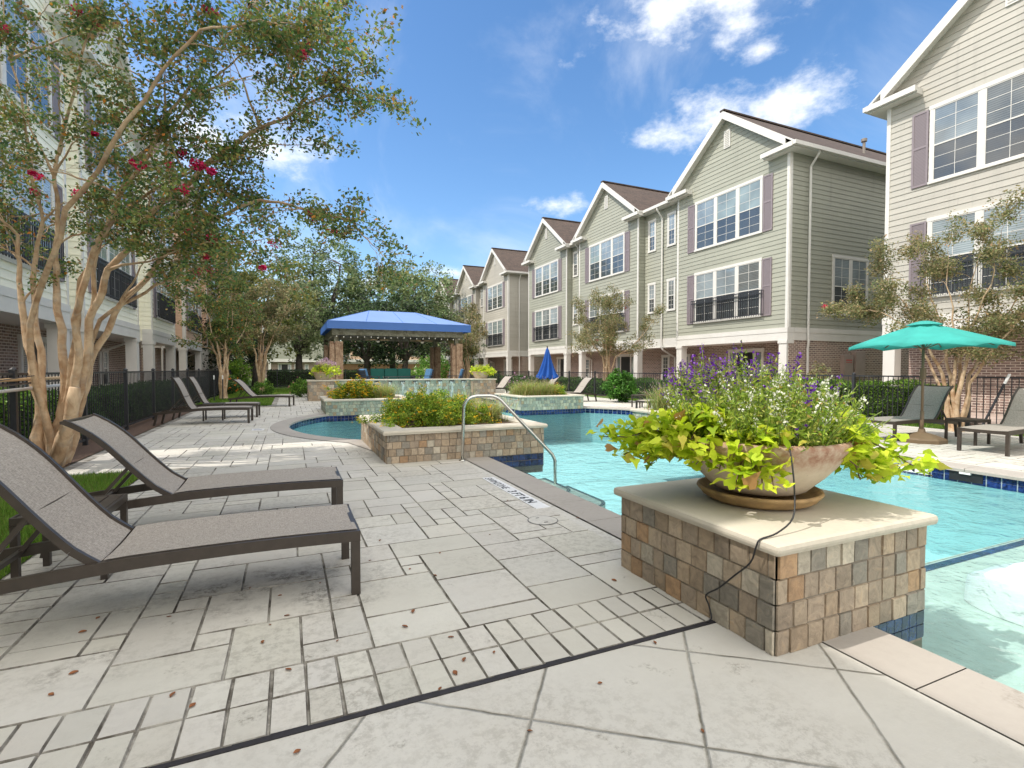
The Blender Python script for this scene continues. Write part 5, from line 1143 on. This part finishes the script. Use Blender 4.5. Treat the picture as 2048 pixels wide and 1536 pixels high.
for (px, py) in [(30, 60), (90, 20), (140, 110), (250, 50), (330, 120), (300, 290), (540, 150), (470, 340), (370, 400), (180, 250), (510, 420), (20, 250), (600, 110), (580, 20), (330, 470), (430, 440), (0, 160), (160, 400), (520, 480), (300, 210), (450, 90), (250, 430), (400, 500), (20, 330), (680, 60)]:
    e = limb(px, py, _r.uniform(5.6, 7.3)); c = sorted(_pool, key=lambda q: (Vector(q) - e).length + (1.5 if q[2] > e.z - .1 else 0))[1]
    mid = Vector(c).lerp(e, .5) + Vector((0, 0, .08)); st.append(([c, tuple(mid), tuple(e)], .022))
t1, k1 = tree('crape_myrtle', 'large multi-trunk crape myrtle with smooth tan bark in the left foreground', 'tree', tuple(B0), st, M['myrtle_bark'], M['leaf'], .026, MYR, 5, (2, 3), 3, 15, .165, .95, 26, None, .44, 10, .35, amp=.04, droop=.15, trunk_k=.84)
for (px, py, d, r_) in ((605, 107, 5.8, .085), (395, 330, 5.9, .085), (424, 342, 5.9, .06), (668, 462, 6.3, .045), (618, 426, 6.3, .035), (525, 536, 6.4, .05), (418, 515, 6.3, .06), (430, 28, 5.8, .045), (190, 268, 6.2, .04), (65, 346, 6.2, .045), (340, 330, 6.0, .05), (268, 325, 6.0, .05)):
    V, col = clumps(np.array([tuple(limb(px, py, d))]), r_, int(2600 * r_), .013, [(3, (.72, .02, .12)), (2, (.85, .08, .25)), (1, (.5, .01, .06))], .0, aspect=.9); quads('blossom', V, col, M['petal'], t1)
m = MB(); m.tube([limb(108, 930, 6.6), limb(140, 850, 6.55), limb(146, 800, 6.5), limb(150, 775, 6.5)], [.085, .075, .075, .06], 10); m.build('stub_trunk', M['myrtle_bark'], t1, smooth=True)
def gen_stems(base, n, h, wr, r0, seed, low=.35, lean=(0, 0)):
    rnd = random.Random(seed); o = []
    for i in range(n):
        a = 2 * math.pi * (i + rnd.uniform(-.3, .3)) / n; rr = wr * rnd.uniform(.5, 1.0) * (1 if i % 3 else .35); hh = h * rnd.uniform(.78, .98) * (1 - .12 * rr / wr); b = Vector(base); ld = Vector((lean[0], lean[1], 0))
        o.append(([b + Vector((math.cos(a) * .07, math.sin(a) * .07, -.05)), b + ld * .2 + Vector((math.cos(a) * rr * .18, math.sin(a) * rr * .18, h * low)), b + ld * .6 + Vector((math.cos(a) * rr * .55, math.sin(a) * rr * .55, hh * .66)), b + ld + Vector((math.cos(a) * rr, math.sin(a) * rr, hh))], r0))
    return o
tree('crape_myrtle', 'crape myrtle with pale stems rising behind the two steep loungers', 'tree', (-3.0, 25.2, 0), gen_stems((-2.6, 25.2, 0), 7, 5.4, 2.0, .07, 3), M['myrtle_bark'], M['leaf'], .05, MYR, 8, (2, 3), 3, 20, .26, .9, 6, None, .62, 7)
tree('crape_myrtle', 'golden-tinged crape myrtle with a fan of thin trunks behind the low lounger', 'tree', (-1.4, 31.0, 0), gen_stems((-1.4, 31.0, 0), 8, 6.0, 2.3, .07, 4), M['myrtle_bark'], M['leaf'], .06, MYT, 9, (2, 3), 3, 20, .30, .9, 0, None, .7, 7)
tree('crape_myrtle', 'crape myrtle with sparse olive crown in front of the green house centre', 'tree', (14.5, 21.3, 0), gen_stems((14.5, 21.3, 0), 8, 4.7, 2.3, .055, 6, .4), M['myrtle_bark'], M['leaf'], .036, MYT, 10, (3, 4), 3, 26, .28, .95, 3, None, .6, 7)
tree('crape_myrtle', 'crape myrtle standing right beside the pavilion corner post', 'tree', (10.6, 31.5, 0), gen_stems((10.6, 31.5, 0), 7, 4.9, 2.0, .06, 7, .35), M['myrtle_bark'], M['leaf'], .055, MYT, 12, (2, 3), 3, 16, .27, .95, 0, None, .62, 6)
tree('crape_myrtle', 'crape myrtle with branching pale trunks behind the teal umbrella', 'tree', (12.75, 6.0, 0), gen_stems((12.75, 6.0, 0), 6, 4.2, 1.7, .055, 21, .28) + [([(12.75, 6.0, 0), (12.5, 6.2, 1.0), (12.3, 6.7, 2.2), (12.15, 7.2, 2.6), (12.1, 7.5, 2.65)], .04), ([(12.8, 6.0, 0), (12.8, 5.8, 1.0), (12.5, 4.9, 2.3), (12.3, 4.2, 3.0)], .045)], M['myrtle_bark'], M['leaf'], .026, MYT, 13, (3, 4), 3, 40, .21, .95, 3, None, .5, 9)
# big trees beyond the lawn
def bigtree(label, x, y, h, wr, cols, seed, nst=7, trunk=.28, clear=.25, size=.13, per=34, crad=.85, name='oak_tree', blend=None):
    rnd = random.Random(seed); t = thing(name, label, 'tree', (x, y, 0)); ch = []; C = []
    tr_ = wiggle((x, y, -.1), (x + rnd.uniform(-.3, .3), y, h * clear), 4, .03, rnd); ch.append((tr_, [trunk * (1.25 - .5 * i / 4) for i in range(5)])); top = tr_[-1]
    for i in range(nst):
        a = 2 * math.pi * i / nst + rnd.uniform(-.3, .3); e = Vector((x + math.cos(a) * wr * rnd.uniform(.35, .7), y + math.sin(a) * wr * rnd.uniform(.35, .7), h * rnd.uniform(.55, .85))); p = wiggle(top, e, 5, .06, rnd, -.03); ch.append((p, [trunk * .5 * (1 - .8 * q / 5) + .02 for q in range(6)]))
        for k in range(4): s = p[rnd.randint(2, 5)]; e2 = s + Vector((rnd.gauss(0, .5), rnd.gauss(0, .5), rnd.uniform(0, .5))) * wr * .6; ch.append((wiggle(s, e2, 3, .08, rnd), [.06, .045, .03, .02]))
    nC = int(26 * wr * wr * h / 40 * 2.2) + 60; hc = h * (1 - clear * .8)
    while len(C) < nC:
        u_ = rng.normal(size=3); u_ /= np.linalg.norm(u_); r_ = rng.uniform(.45, 1) ** .6; lump = 1 + .22 * math.sin(3 * math.atan2(u_[1], u_[0]) + seed) + .15 * math.sin(5 * u_[2] + seed * 2)
        p = np.array([x, y, h * clear * .8 + hc * .5]) + u_ * r_ * lump * np.array([wr, wr, hc * .52])
        if p[2] > h * clear * .7: C.append(p)
    C = np.array(C); stem_mesh('trunk', ch, M['oak_bark'], t, 8)
    V, col = clumps(C, crad * rng.uniform(.55, 1.15, len(C)), per, size, cols, .5, flat=.7); quads('crown', V, col, M['leaf'], t); return t
bigtree('yellow-green leafy tree rising behind the golden crape myrtle', -2.2, 42.0, 9.6, 3.6, [(4, (.19, .20, .05)), (3, (.12, .15, .04)), (2, (.26, .24, .08)), (1, (.07, .10, .03))], 3, per=40, size=.12)
bigtree('tall dark green oak with blue sky showing through its upper limbs', 3.2, 52.0, 14.0, 4.6, OAK, 5, per=26, crad=.9, clear=.3, size=.14)
bigtree('olive-leaved oak with a forked dark trunk between lawn and distant houses', .9, 46.0, 8.6, 2.7, OLV, 7, per=34, crad=.7, clear=.28, size=.11, trunk=.3)
bigtree('bushy olive tree directly above the pavilion roof ridge', 9.3, 50.0, 11.4, 4.6, OLV + OAK, 9, per=34, crad=.9, clear=.3, size=.14)
bigtree('dense green tree beside the far cream house gables', 13.4, 55.0, 11.6, 4.2, OLV + OAK, 11, per=34, crad=.9, clear=.28, size=.14)
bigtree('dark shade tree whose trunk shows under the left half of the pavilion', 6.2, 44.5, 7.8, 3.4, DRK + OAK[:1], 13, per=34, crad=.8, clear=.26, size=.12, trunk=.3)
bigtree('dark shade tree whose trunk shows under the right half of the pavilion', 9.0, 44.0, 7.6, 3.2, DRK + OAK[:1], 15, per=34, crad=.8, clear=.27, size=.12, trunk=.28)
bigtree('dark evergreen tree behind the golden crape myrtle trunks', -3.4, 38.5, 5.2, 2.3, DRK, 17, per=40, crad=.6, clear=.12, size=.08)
bigtree('tall oak filling the gap beside the peach houses', -6.5, 60.0, 13.0, 4.5, OAK, 19, per=24, crad=.9, size=.15)
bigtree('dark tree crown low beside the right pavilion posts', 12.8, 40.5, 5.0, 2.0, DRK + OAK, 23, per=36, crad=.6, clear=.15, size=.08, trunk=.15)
bigtree('rounded green tree over the peach wall behind the pavilion', 4.6, 56.0, 10.0, 3.6, OAK + OLV, 29, per=28, crad=.9, size=.14)
# hedges and shrubs
def hedge(label, x0, x1, y0, y1, h, cols, size=.026, dens=900, name='hedge', zb=.04, group=None):
    t = thing(name, label, 'hedge', ((x0 + x1) / 2, (y0 + y1) / 2, 0), group); m = MB(); g_ = .07; nx_ = 6; rows = []
    m.box(x0 + g_, x1 - g_, y0 + g_, y1 - g_, zb, h - g_); m.build('inner_stems', plain('hedge_inner', (.02, .028, .012), .9), t)
    A_ = 2 * ((x1 - x0) + (y1 - y0)) * h + (x1 - x0) * (y1 - y0); n = int(A_ * dens); P = []
    fs = [((y1 - y0) * h, 0), ((y1 - y0) * h, 1), ((x1 - x0) * h, 2), ((x1 - x0) * h, 3), ((x1 - x0) * (y1 - y0), 4)]; w = np.array([f[0] for f in fs]); fi = rng.choice(5, n, p=w / w.sum())
    u_ = rng.uniform(0, 1, n); v_ = rng.uniform(0, 1, n); P = np.zeros((n, 3)); P[:, 0] = x0 + (x1 - x0) * u_; P[:, 1] = y0 + (y1 - y0) * u_; P[:, 2] = zb + (h - zb) * v_
    P[fi == 0, 0] = x0; P[fi == 1, 0] = x1; P[fi == 2, 1] = y0; P[fi == 3, 1] = y1; k = fi == 4; P[k, 2] = h; P[k, 1] = y0 + (y1 - y0) * v_[k]; k = (fi == 2) | (fi == 3)
    P += rng.normal(size=P.shape) * .028; bumpy = .05 * np.sin(P[:, 1] * 3.1 + P[:, 0]) + .04 * np.sin(P[:, 1] * 7.3 + 1); P[:, 2] += bumpy * (P[:, 2] / h); P[:, 0] += .03 * np.sin(P[:, 1] * 5 + P[:, 2] * 6)
    c = pal(n, cols, .3) * (1 + .35 * np.clip((P[:, 2:3] - h * .8) / (h * .2), 0, 1)) if False else pal(n, cols, .3); quads('foliage', leafverts(P, size, .3, .6), c, M['leaf'], t); return t
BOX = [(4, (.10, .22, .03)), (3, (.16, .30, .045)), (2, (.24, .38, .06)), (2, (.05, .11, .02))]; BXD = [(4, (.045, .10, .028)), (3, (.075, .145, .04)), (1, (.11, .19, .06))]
hedge('clipped green hedge behind the near end of the left iron fence', -4.15, -3.5, 4.0, 10.6, .92, BOX, .022, 1500)
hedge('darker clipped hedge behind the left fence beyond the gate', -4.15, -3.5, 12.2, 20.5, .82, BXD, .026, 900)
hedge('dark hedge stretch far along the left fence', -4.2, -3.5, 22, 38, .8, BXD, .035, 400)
hedge('bright clipped hedge behind the lounger under the teal umbrella', 14.0, 14.7, 6.9, 12.6, .92, [(4, (.09, .19, .02)), (3, (.15, .27, .03)), (2, (.22, .34, .05)), (2, (.04, .09, .015))], .024, 1300)
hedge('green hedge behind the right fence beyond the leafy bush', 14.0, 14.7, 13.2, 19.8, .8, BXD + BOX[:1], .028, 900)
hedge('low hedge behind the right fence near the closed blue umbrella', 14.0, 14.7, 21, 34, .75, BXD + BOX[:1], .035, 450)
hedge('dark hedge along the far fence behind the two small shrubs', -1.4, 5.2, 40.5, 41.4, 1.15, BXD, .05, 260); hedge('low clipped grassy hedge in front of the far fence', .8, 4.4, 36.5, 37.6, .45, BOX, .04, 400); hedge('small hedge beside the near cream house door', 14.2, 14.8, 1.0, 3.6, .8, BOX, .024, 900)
def shrub(label, x, y, h, w, cols, size, n, name='shrub', cat='shrub', z0=0.0, flowers=None, group=None, shape=4, up=.5, stems=True):
    t = thing(name, label, cat, (x, y, z0), group); k = max(10, int(w * h * 60)); u_ = rng.normal(size=(k, 3)); u_ /= np.linalg.norm(u_, axis=1, keepdims=True); r_ = rng.uniform(.35, 1, (k, 1)) ** .6; C = np.array([x, y, z0 + h * .5]) + u_ * r_ * np.array([w / 2, w / 2, h * .5])
    V, col = clumps(C, w * .14, max(4, n // k), size, cols, up, shape=shape, flat=.9); V[:, :, 2] = np.maximum(V[:, :, 2], z0 + .005); quads('foliage', V, col, M['leaf'], t)
    if stems:
        rnd = random.Random(int(x * 100)); ch = []
        for i in range(9): a = rnd.uniform(0, 6.28); ch.append((wiggle((x, y, z0), (x + math.cos(a) * w * .35, y + math.sin(a) * w * .35, z0 + h * .8), 4, .08, rnd), [.012, .01, .008, .006, .004]))
        stem_mesh('stems', ch, M['oak_bark'], t)
    if flowers:
        fc, fn, fs = flowers; i = rng.choice(len(C), fn); o = C[i] - np.array([x, y, z0 + h * .45]); P = C[i] + o * .22 + rng.normal(size=(fn, 3)) * w * .05; P[:, 2] = np.maximum(P[:, 2], z0 + h * .25); idx = np.repeat(np.arange(fn), 6); P2 = P[idx] + rng.normal(size=(len(idx), 3)) * fs; quads('blossom', leafverts(P2, fs, .8, .9), pal(len(idx), fc, .2), M['petal'], t)
    return t
shrub('glossy bright green bush in front of the right fence', 11.9, 16.6, 1.25, 1.3, [(4, (.05, .15, .02)), (3, (.09, .24, .035)), (2, (.15, .32, .06))], .06, 3600, shape=6)
shrub('small leafy shrub beside the head of the low far lounger', -1.1, 25.5, .75, 1.0, BOX, .035, 2600); shrub('small pink-flecked shrub right of its twin by the low far lounger', .45, 25.5, .8, 1.05, BOX, .035, 2600, flowers=([(1, (.7, .2, .3))], 25, .02))
shrub('dark bed shrub with orange flowers beneath the left crape myrtles', -3.0, 29.5, 1.0, 1.6, BXD, .05, 2600, flowers=([(3, (.8, .2, .03)), (1, (.7, .3, .04))], 90, .03)); shrub('bright yellow-green shrub by the far fence corner', -2.9, 35.5, 2.0, 1.6, [(1, (.25, .38, .05)), (1, (.15, .28, .04))], .07, 2400)
shrub('purple-pink flowering bush behind the grass planter near the fence', 11.4, 25.2, .9, 1.7, BXD, .04, 2600, flowers=([(1, (.55, .32, .5))], 70, .03)); shrub('leafy plant with pale blooms behind the right patio armchair', 9.0, 36.6, 1.4, 2.4, [(2, (.12, .26, .04)), (2, (.2, .36, .07))], .07, 2400, flowers=([(1, (.8, .75, .6))], 60, .05))
shrub('olive-leaved shrub against the brick wall beside the white column', 16.4, 11.6, 1.5, .9, MYT, .04, 1600); shrub('white-flowered dark shrub behind the shaded fence gate', -4.6, 11.4, .75, 1.0, BXD, .03, 2400, flowers=([(1, (.8, .8, .8))], 60, .02))
shrub('green bush behind the right pavilion posts', 10.2, 38.5, 2.6, 2.6, [(2, (.09, .20, .03)), (2, (.15, .28, .05))], .08, 3000); shrub('dark shrub row below the cream house porch', 14.4, 36.5, 1.1, 1.8, BXD, .05, 2000)
def grass_tuft(label, x, y, z0, h, w, cols, n, group=None, plume=0, sx=1.0, sy=1.0, name='ornamental_grass'):
    t = thing(name, label, 'grass plant', (x, y, z0), group); a = rng.uniform(0, 2 * np.pi, n); L_ = h * rng.uniform(.6, 1.2, n); ln = rng.uniform(.15, .95, n); base = np.stack([x + rng.normal(size=n) * w * sx * .22, y + rng.normal(size=n) * w * sy * .22, np.full(n, z0)], 1)
    d = np.stack([np.cos(a), np.sin(a), np.zeros(n)], 1); s = np.stack([-np.sin(a), np.cos(a), np.zeros(n)], 1) * .0045
    p = [base + d * (L_ * ln * k ** 1.6)[:, None] + np.array([0, 0, 1]) * (L_ * (k - .45 * ln * k * k))[:, None] for k in (0, .35, .7, 1.0)]; Vs = []; col = pal(n, cols, .25); cs = []
    for i in range(3): k0, k1 = 1 - .2 * i, (1 - .2 * (i + 1)) if i < 2 else .15; Vs.append(np.stack([p[i] - s * k0, p[i] + s * k0, p[i + 1] + s * k1, p[i + 1] - s * k1], 1)); cs.append(col * (1 + .12 * i))
    quads('foliage', np.concatenate(Vs), np.concatenate(cs), M['leaf'], t)
    if plume:
        i = rng.choice(n, plume); tp = p[3][i]; dr = (p[3][i] - p[1][i]); dr /= np.linalg.norm(dr, axis=1, keepdims=True); k = 26; idx = np.repeat(np.arange(plume), k); q = rng.uniform(-.02, .17, (len(idx), 1)); P = tp[idx] + dr[idx] * q + rng.normal(size=(len(idx), 3)) * .006; quads('plume', leafverts(P, .012, 0, .35), pal(len(idx), [(2, (.42, .34, .26)), (2, (.34, .24, .22)), (1, (.5, .44, .34))], .2), M['petal'], t)
    return t
GG = [(4, (.20, .30, .07)), (3, (.32, .38, .11)), (2, (.46, .43, .17)), (1.5, (.42, .36, .18)), (1, (.35, .16, .05))]
LANT = [(4, (.17, .28, .03)), (3, (.28, .40, .04)), (3, (.40, .48, .06)), (1, (.07, .13, .02))]; LF = [(4, (.85, .42, .02)), (6, (.88, .62, .04)), (1, (.8, .26, .02))]
def lantana(label, x, y, z0, w, d, h, n, fn, size=.017, fs=.014):
    t = thing('lantana_plant', label, 'flower bush', (x, y, z0)); k = int(w * d * 110); u_ = rng.normal(size=(k, 3)); u_[:, 2] = np.abs(u_[:, 2]); u_ /= np.linalg.norm(u_, axis=1, keepdims=True); r_ = rng.uniform(.3, 1, (k, 1)) ** .5; lump = 1 + .15 * np.sin(7 * np.arctan2(u_[:, 1:2], u_[:, 0:1])) + rng.normal(size=(k, 1)) * .08
    C = np.array([x, y, z0]) + u_ * r_ * lump * np.array([w / 2, d / 2, h]); V, col = clumps(C, .10, n // k, size, LANT, .5, flat=.9, aspect=.6); V[:, :, 2] = np.maximum(V[:, :, 2], z0 + .004); quads('foliage', V, col, M['leaf'], t)
    top = C[(r_[:, 0] > .8)]; i = rng.choice(len(top), fn); P = top[i] + rng.normal(size=(fn, 3)) * .05 + (top[i] - np.array([x, y, z0])) * .08; idx = np.repeat(np.arange(fn), 9); P2 = P[idx] + rng.normal(size=(len(idx), 3)) * np.array([fs, fs, fs * .4]); P2[:, 2] = np.maximum(P2[:, 2], z0 + .02); quads('blossom', leafverts(P2, fs * .62, 1.2, .9), pal(len(idx), LF, .15), M['petal'], t)
    return t
lantana('bushy lantana with orange and yellow blooms filling the handrail planter', 2.15, 8.25, .42, 1.85, 1.8, .46, 30000, 420, .017, .015)
grass_tuft('tufted grass with reddish blades at the right end of the handrail planter', 3.05, 8.0, .42, .42, .5, GG, 900, plume=16); grass_tuft('wispy grass clump at the back right of the handrail planter', 2.95, 9.0, .42, .5, .5, GG, 700, plume=22)
lantana('golden lantana mound in the planter below the lavender-topped bowl', 1.9, 16.5, .39, 1.5, 1.3, .58, 13000, 620, .022, .020); grass_tuft('strappy grass beside the golden lantana mound in the back left planter', 2.75, 16.3, .39, .5, .7, GG, 900, plume=24)
grass_tuft('long feathery grass covering the left of the planter by the blue umbrella', 7.55, 16.0, .39, .55, 1.1, GG, 1500, plume=46); grass_tuft('feathery grass in the middle of the planter by the blue umbrella', 8.2, 15.9, .39, .52, .9, GG, 1300, plume=30); lantana('yellow-flecked lantana at the right end of the blue umbrella planter', 8.65, 15.9, .39, .7, 1.1, .36, 4000, 60, .02, .016)
grass_tuft('feathery tan-plumed grass at the far corner of the pale planter', 7.55, 8.7, .39, .6, .8, GG, 1500, plume=60); grass_tuft('feathery grass nearer the big bowl in the pale planter', 7.9, 8.0, .39, .6, .8, GG, 1500, plume=50); grass_tuft('spreading grass clump at the far side of the pale planter', 8.7, 8.3, .39, .55, .8, GG, 1000, plume=30)
# ------------------------------------------------------------ bowls
def bowl(x, y, z0, s, label, group=None, saucer=True):
    t = thing('bowl_planter', label, 'planter bowl', (x, y, z0), group); h0 = .075 * s if saucer else 0.0
    pr = [(.0, h0), (.24, h0), (.262, h0 + .012), (.30, h0 + .05), (.352, h0 + .10), (.40, h0 + .155), (.436, h0 + .205), (.452, h0 + .238), (.456, h0 + .243), (.468, h0 + .262), (.474, h0 + .285), (.472, h0 + .302), (.458, h0 + .312), (.436, h0 + .308), (.424, h0 + .29), (.41, h0 + .25), (.3, h0 + .24), (0, h0 + .245)]
    if not saucer: pr = [(0, 0), (.26, 0), (.29, .02), (.44, .30), (.47, .31), (.47, .34), (.42, .34), (.40, .29), (0, .29)]
    m = MB(); m.lathe([(r * s, z * s if not saucer else z) for r, z in pr], x, y, 64); b = m.build('bowl', M['bowl'], t, smooth=True)
    for v in b.data.vertices: v.co.z += z0
    if saucer:
        m = MB(); m.lathe([(.0, .002), (.26, .002), (.285, .012), (.315, .03), (.322, .045), (.335, .055), (.345, .068), (.340, .078), (.325, .078), (.30, .055), (.28, .04), (0, .038)], x, y, 64); sc_ = m.build('saucer', M['saucer'], t, smooth=True)
        for v in sc_.data.vertices: v.co.z += z0
    return t
BX, BY, BZ = 2.57, 2.19, .52
bowl(BX, BY, BZ, 1.0, 'big aged cast-stone bowl with rust-red rim on a saucer on the foreground pedestal')
for o in list(bpy.data.objects):
    if o.name.startswith('bowl') and o.type == 'MESH' and abs(o.parent.location.x - BX) < .01: pass
RIMZ = BZ + .075 + .30
# lime sweet potato vine
vn = thing('sweet_potato_vine', 'lime green trailing vine with lobed leaves spilling over the foreground bowl rim', 'vine', (BX, BY, RIMZ)); rnd = random.Random(3); ch = []; LP = []
def vine(a, out, drop, rise, n, bias=0):
    p0 = Vector((BX + .33 * math.cos(a), BY + .33 * math.sin(a), RIMZ)); pts = []
    for i in range(n + 1):
        t_ = i / n; aa = a + bias * t_; r_ = .33 + out * t_; z = RIMZ + rise * math.sin(math.pi * min(1, t_ * 1.3)) - drop * t_ ** 1.8; pts.append(Vector((BX + r_ * math.cos(aa) + rnd.gauss(0, .008), BY + r_ * math.sin(aa) + rnd.gauss(0, .008), z)))
    ch.append((pts, [.0035] * (n + 1)))
    for i, p in enumerate(pts):
        for k in range(8 if i > 0 else 3): LP.append(p + Vector((rnd.gauss(0, .042), rnd.gauss(0, .042), rnd.uniform(-.01, .085))))
# angle measured from +x; the camera looks from the -x/-y side: left of the picture is about 155 deg, right about -25 deg
for a in list(range(118, 200, 6)): vine(R(a), rnd.uniform(.10, .30), rnd.uniform(.04, .15), rnd.uniform(.03, .13), 6)
for a in (150, 156, 163, 170, 145, 160): vine(R(a), rnd.uniform(.34, .48), rnd.uniform(.06, .16), rnd.uniform(.06, .12), 9)
vine(R(157), .60, .0, .04, 9)
for a in range(-66, 40, 8): vine(R(a), rnd.uniform(.12, .30), rnd.uniform(.08, .22), rnd.uniform(.04, .12), 6)
for a in (-40, -30, -24, -18, -10, -34): vine(R(a), rnd.uniform(.30, .50), rnd.uniform(.16, .28), rnd.uniform(.04, .1), 9)
vine(R(-28), .64, .22, .04, 9); 
for a in (209, 214, 219, 224, 228): vine(R(a), rnd.uniform(.12, .18), rnd.uniform(.14, .22), .03, 6)
for a in range(40, 120, 10): vine(R(a), .2, .08, .08, 5)
P = np.array([tuple(p) for p in LP]); stem_mesh('stems', ch, plain('vine_stem', (.16, .10, .06), .6), vn)
VC = [(5, (.50, .64, .03)), (5, (.66, .76, .06)), (2, (.34, .50, .025)), (1, (.64, .58, .10)), (.25, (.5, .28, .1))]
quads('foliage', leafverts(P, .037, .75, .5, shape=10), pal(len(P), VC, .18), M['leaf'], vn, 10)
# angelonia / salvia
fl = thing('summer_snapdragon', 'upright mass of white and purple flower spikes rising from the foreground bowl', 'flowers', (BX, BY, RIMZ)); ch = []; LV = []; WP = []; PP = []; YL = []
for i in range(460):
    a = rnd.uniform(0, 6.283); r_ = .40 * math.sqrt(rnd.random()); bx, by = BX + r_ * math.cos(a), BY + r_ * math.sin(a); side = (bx - BX) * .916 - (by - BY) * .401   # picture right
    back = (bx - BX) * .401 + (by - BY) * .916; lean = .55 * r_ + rnd.uniform(0, .1); purple = (side < .0 and back > .0 and rnd.random() < .6) or (back > .2 and rnd.random() < .6) or rnd.random() < .05
    h = rnd.uniform(.20, .46) * (1 - .35 * (r_ / .4) ** 2) + (.10 if purple and rnd.random() < .6 else 0) + (.08 if back > .1 else 0)
    if rnd.random() < .12 and purple: h += .08
    e = Vector((bx + lean * math.cos(a) * .6 + rnd.gauss(0, .03), by + lean * math.sin(a) * .6 + rnd.gauss(0, .03), RIMZ - .03 + h)); pts = wiggle((bx, by, RIMZ - .06), e, 5, .05, rnd); ch.append((pts, [.0028] * 6)); L_ = (e - pts[0]).length; d = (pts[-1] - pts[-2]).normalized()
    for k in range(int(L_ * 150)): t_ = rnd.uniform(.08, .9); p = pts[0].lerp(e, t_); LV.append(p + Vector((rnd.gauss(0, .016), rnd.gauss(0, .016), rnd.gauss(0, .01))))
    tgt = PP if purple else WP
    if purple or rnd.random() < .34:
        for k in range(rnd.randint(14, 28)): p = e - d * rnd.uniform(-.01, .12); tgt.append(p + Vector((rnd.gauss(0, .010), rnd.gauss(0, .010), rnd.gauss(0, .006))))
stem_mesh('stems', ch, plain('flower_stem', (.16, .22, .04), .6), fl)
quads('foliage', leafverts(np.array([tuple(p) for p in LV]), .0155, .2, .3), pal(len(LV), [(4, (.26, .38, .05)), (3, (.38, .50, .07)), (2, (.14, .25, .03)), (2, (.52, .54, .12)), (.5, (.45, .30, .08))], .2), M['leaf'], fl)
quads('white_blooms', leafverts(np.array([tuple(p) for p in WP]), .0078, .2, .8), pal(len(WP), [(3, (.78, .78, .68)), (1, (.66, .70, .48))], .08), M['petal'], fl)
quads('purple_blooms', leafverts(np.array([tuple(p) for p in PP]), .0088, .2, .8), pal(len(PP), [(3, (.12, .025, .30)), (2, (.20, .06, .42)), (1, (.32, .16, .5))], .2), M['petal'], fl)
# irrigation cable
m = MB(); c_ = [limb(1593, 862, 2.62), limb(1588, 925, 2.56), limb(1572, 985, 2.45)]
pts = [(2.40, 1.96, 1.10), (2.375, 1.88, 1.00), (2.325, 1.80, .915), (2.295, 1.755, .83), (2.27, 1.72, .70), (2.21, 1.68, .585), (2.08, 1.66, .535), (1.965, 1.655, .522), (1.945, 1.66, .49), (1.955, 1.70, .40), (1.965, 1.80, .30), (1.972, 1.90, .20), (1.974, 1.99, .125), (1.974, 1.97, .08), (1.968, 1.945, .03), (1.955, 1.95, .01), (1.93, 1.95, .006)]
def smoothpts(p, k=4):
    p = [Vector(q) for q in p]; o = []
    for i in range(len(p) - 1):
        a = p[max(i - 1, 0)]; b = p[i]; c = p[i + 1]; d = p[min(i + 2, len(p) - 1)]
        for j in range(k): t_ = j / k; o.append(.5 * ((2 * b) + (c - a) * t_ + (2 * a - 5 * b + 4 * c - d) * t_ ** 2 + (3 * b - a - 3 * c + d) * t_ ** 3))
    return o + [p[-1]]
m.tube(smoothpts(pts), .0042, 7); tag(m.build('irrigation_cable', M['ink'], smooth=True), 'thin black irrigation line running from the bowl down the tiled pedestal to the deck joint', 'cable')
for (x, y, lb, pk) in ((1.3, 22.62, 'flared bowl with lavender plumes and lime vine at the left end of the fountain wall', True), (8.3, 22.62, 'flared bowl of lime vine at the right end of the fountain wall', False)):
    t = bowl(x, y, .852, .95, lb, saucer=False); z0 = .852 + .30; n = 260; a = rng.uniform(0, 6.28, n); r_ = .5 * rng.uniform(.3, 1.15, n); P = np.stack([x + r_ * np.cos(a), y + r_ * np.sin(a), z0 + rng.uniform(-.14, .26, n) * (1.2 - r_)], 1)
    v = thing('trailing_vine', 'lime vine mounded over the rim of the ' + ('left' if pk else 'right') + ' bowl on the fountain wall', 'vine', (x, y, z0)); idx = np.repeat(np.arange(n), 3); P = P[idx] + rng.normal(size=(n * 3, 3)) * .05; P[:, 0] += .12; quads('foliage', leafverts(P, .045, .7, .6, shape=10), pal(len(P), VC, .18), M['leaf'], v, 10)
    grass_tuft('purple-plumed grass standing in the ' + ('left' if pk else 'right') + ' bowl on the fountain wall', x, y, z0, .55 if pk else .4, .5, GG, 500, name='fountain_grass')
    if pk:
        n = 900; a = rng.uniform(0, 6.28, n); r_ = .45 * rng.uniform(0, 1, n) ** .6; P = np.stack([x + .1 + r_ * np.cos(a), y + r_ * np.sin(a), z0 + .25 + .42 * (1 - r_ * 1.4) * rng.uniform(.35, 1, n)], 1); tag(quads('lavender_flowers', leafverts(P, .018, .2, .5), pal(n, [(1, (.42, .26, .42)), (1, (.55, .38, .5))], .2), M['petal'], None), 'pinkish lavender flower plumes above the left bowl on the fountain wall', 'flowers')
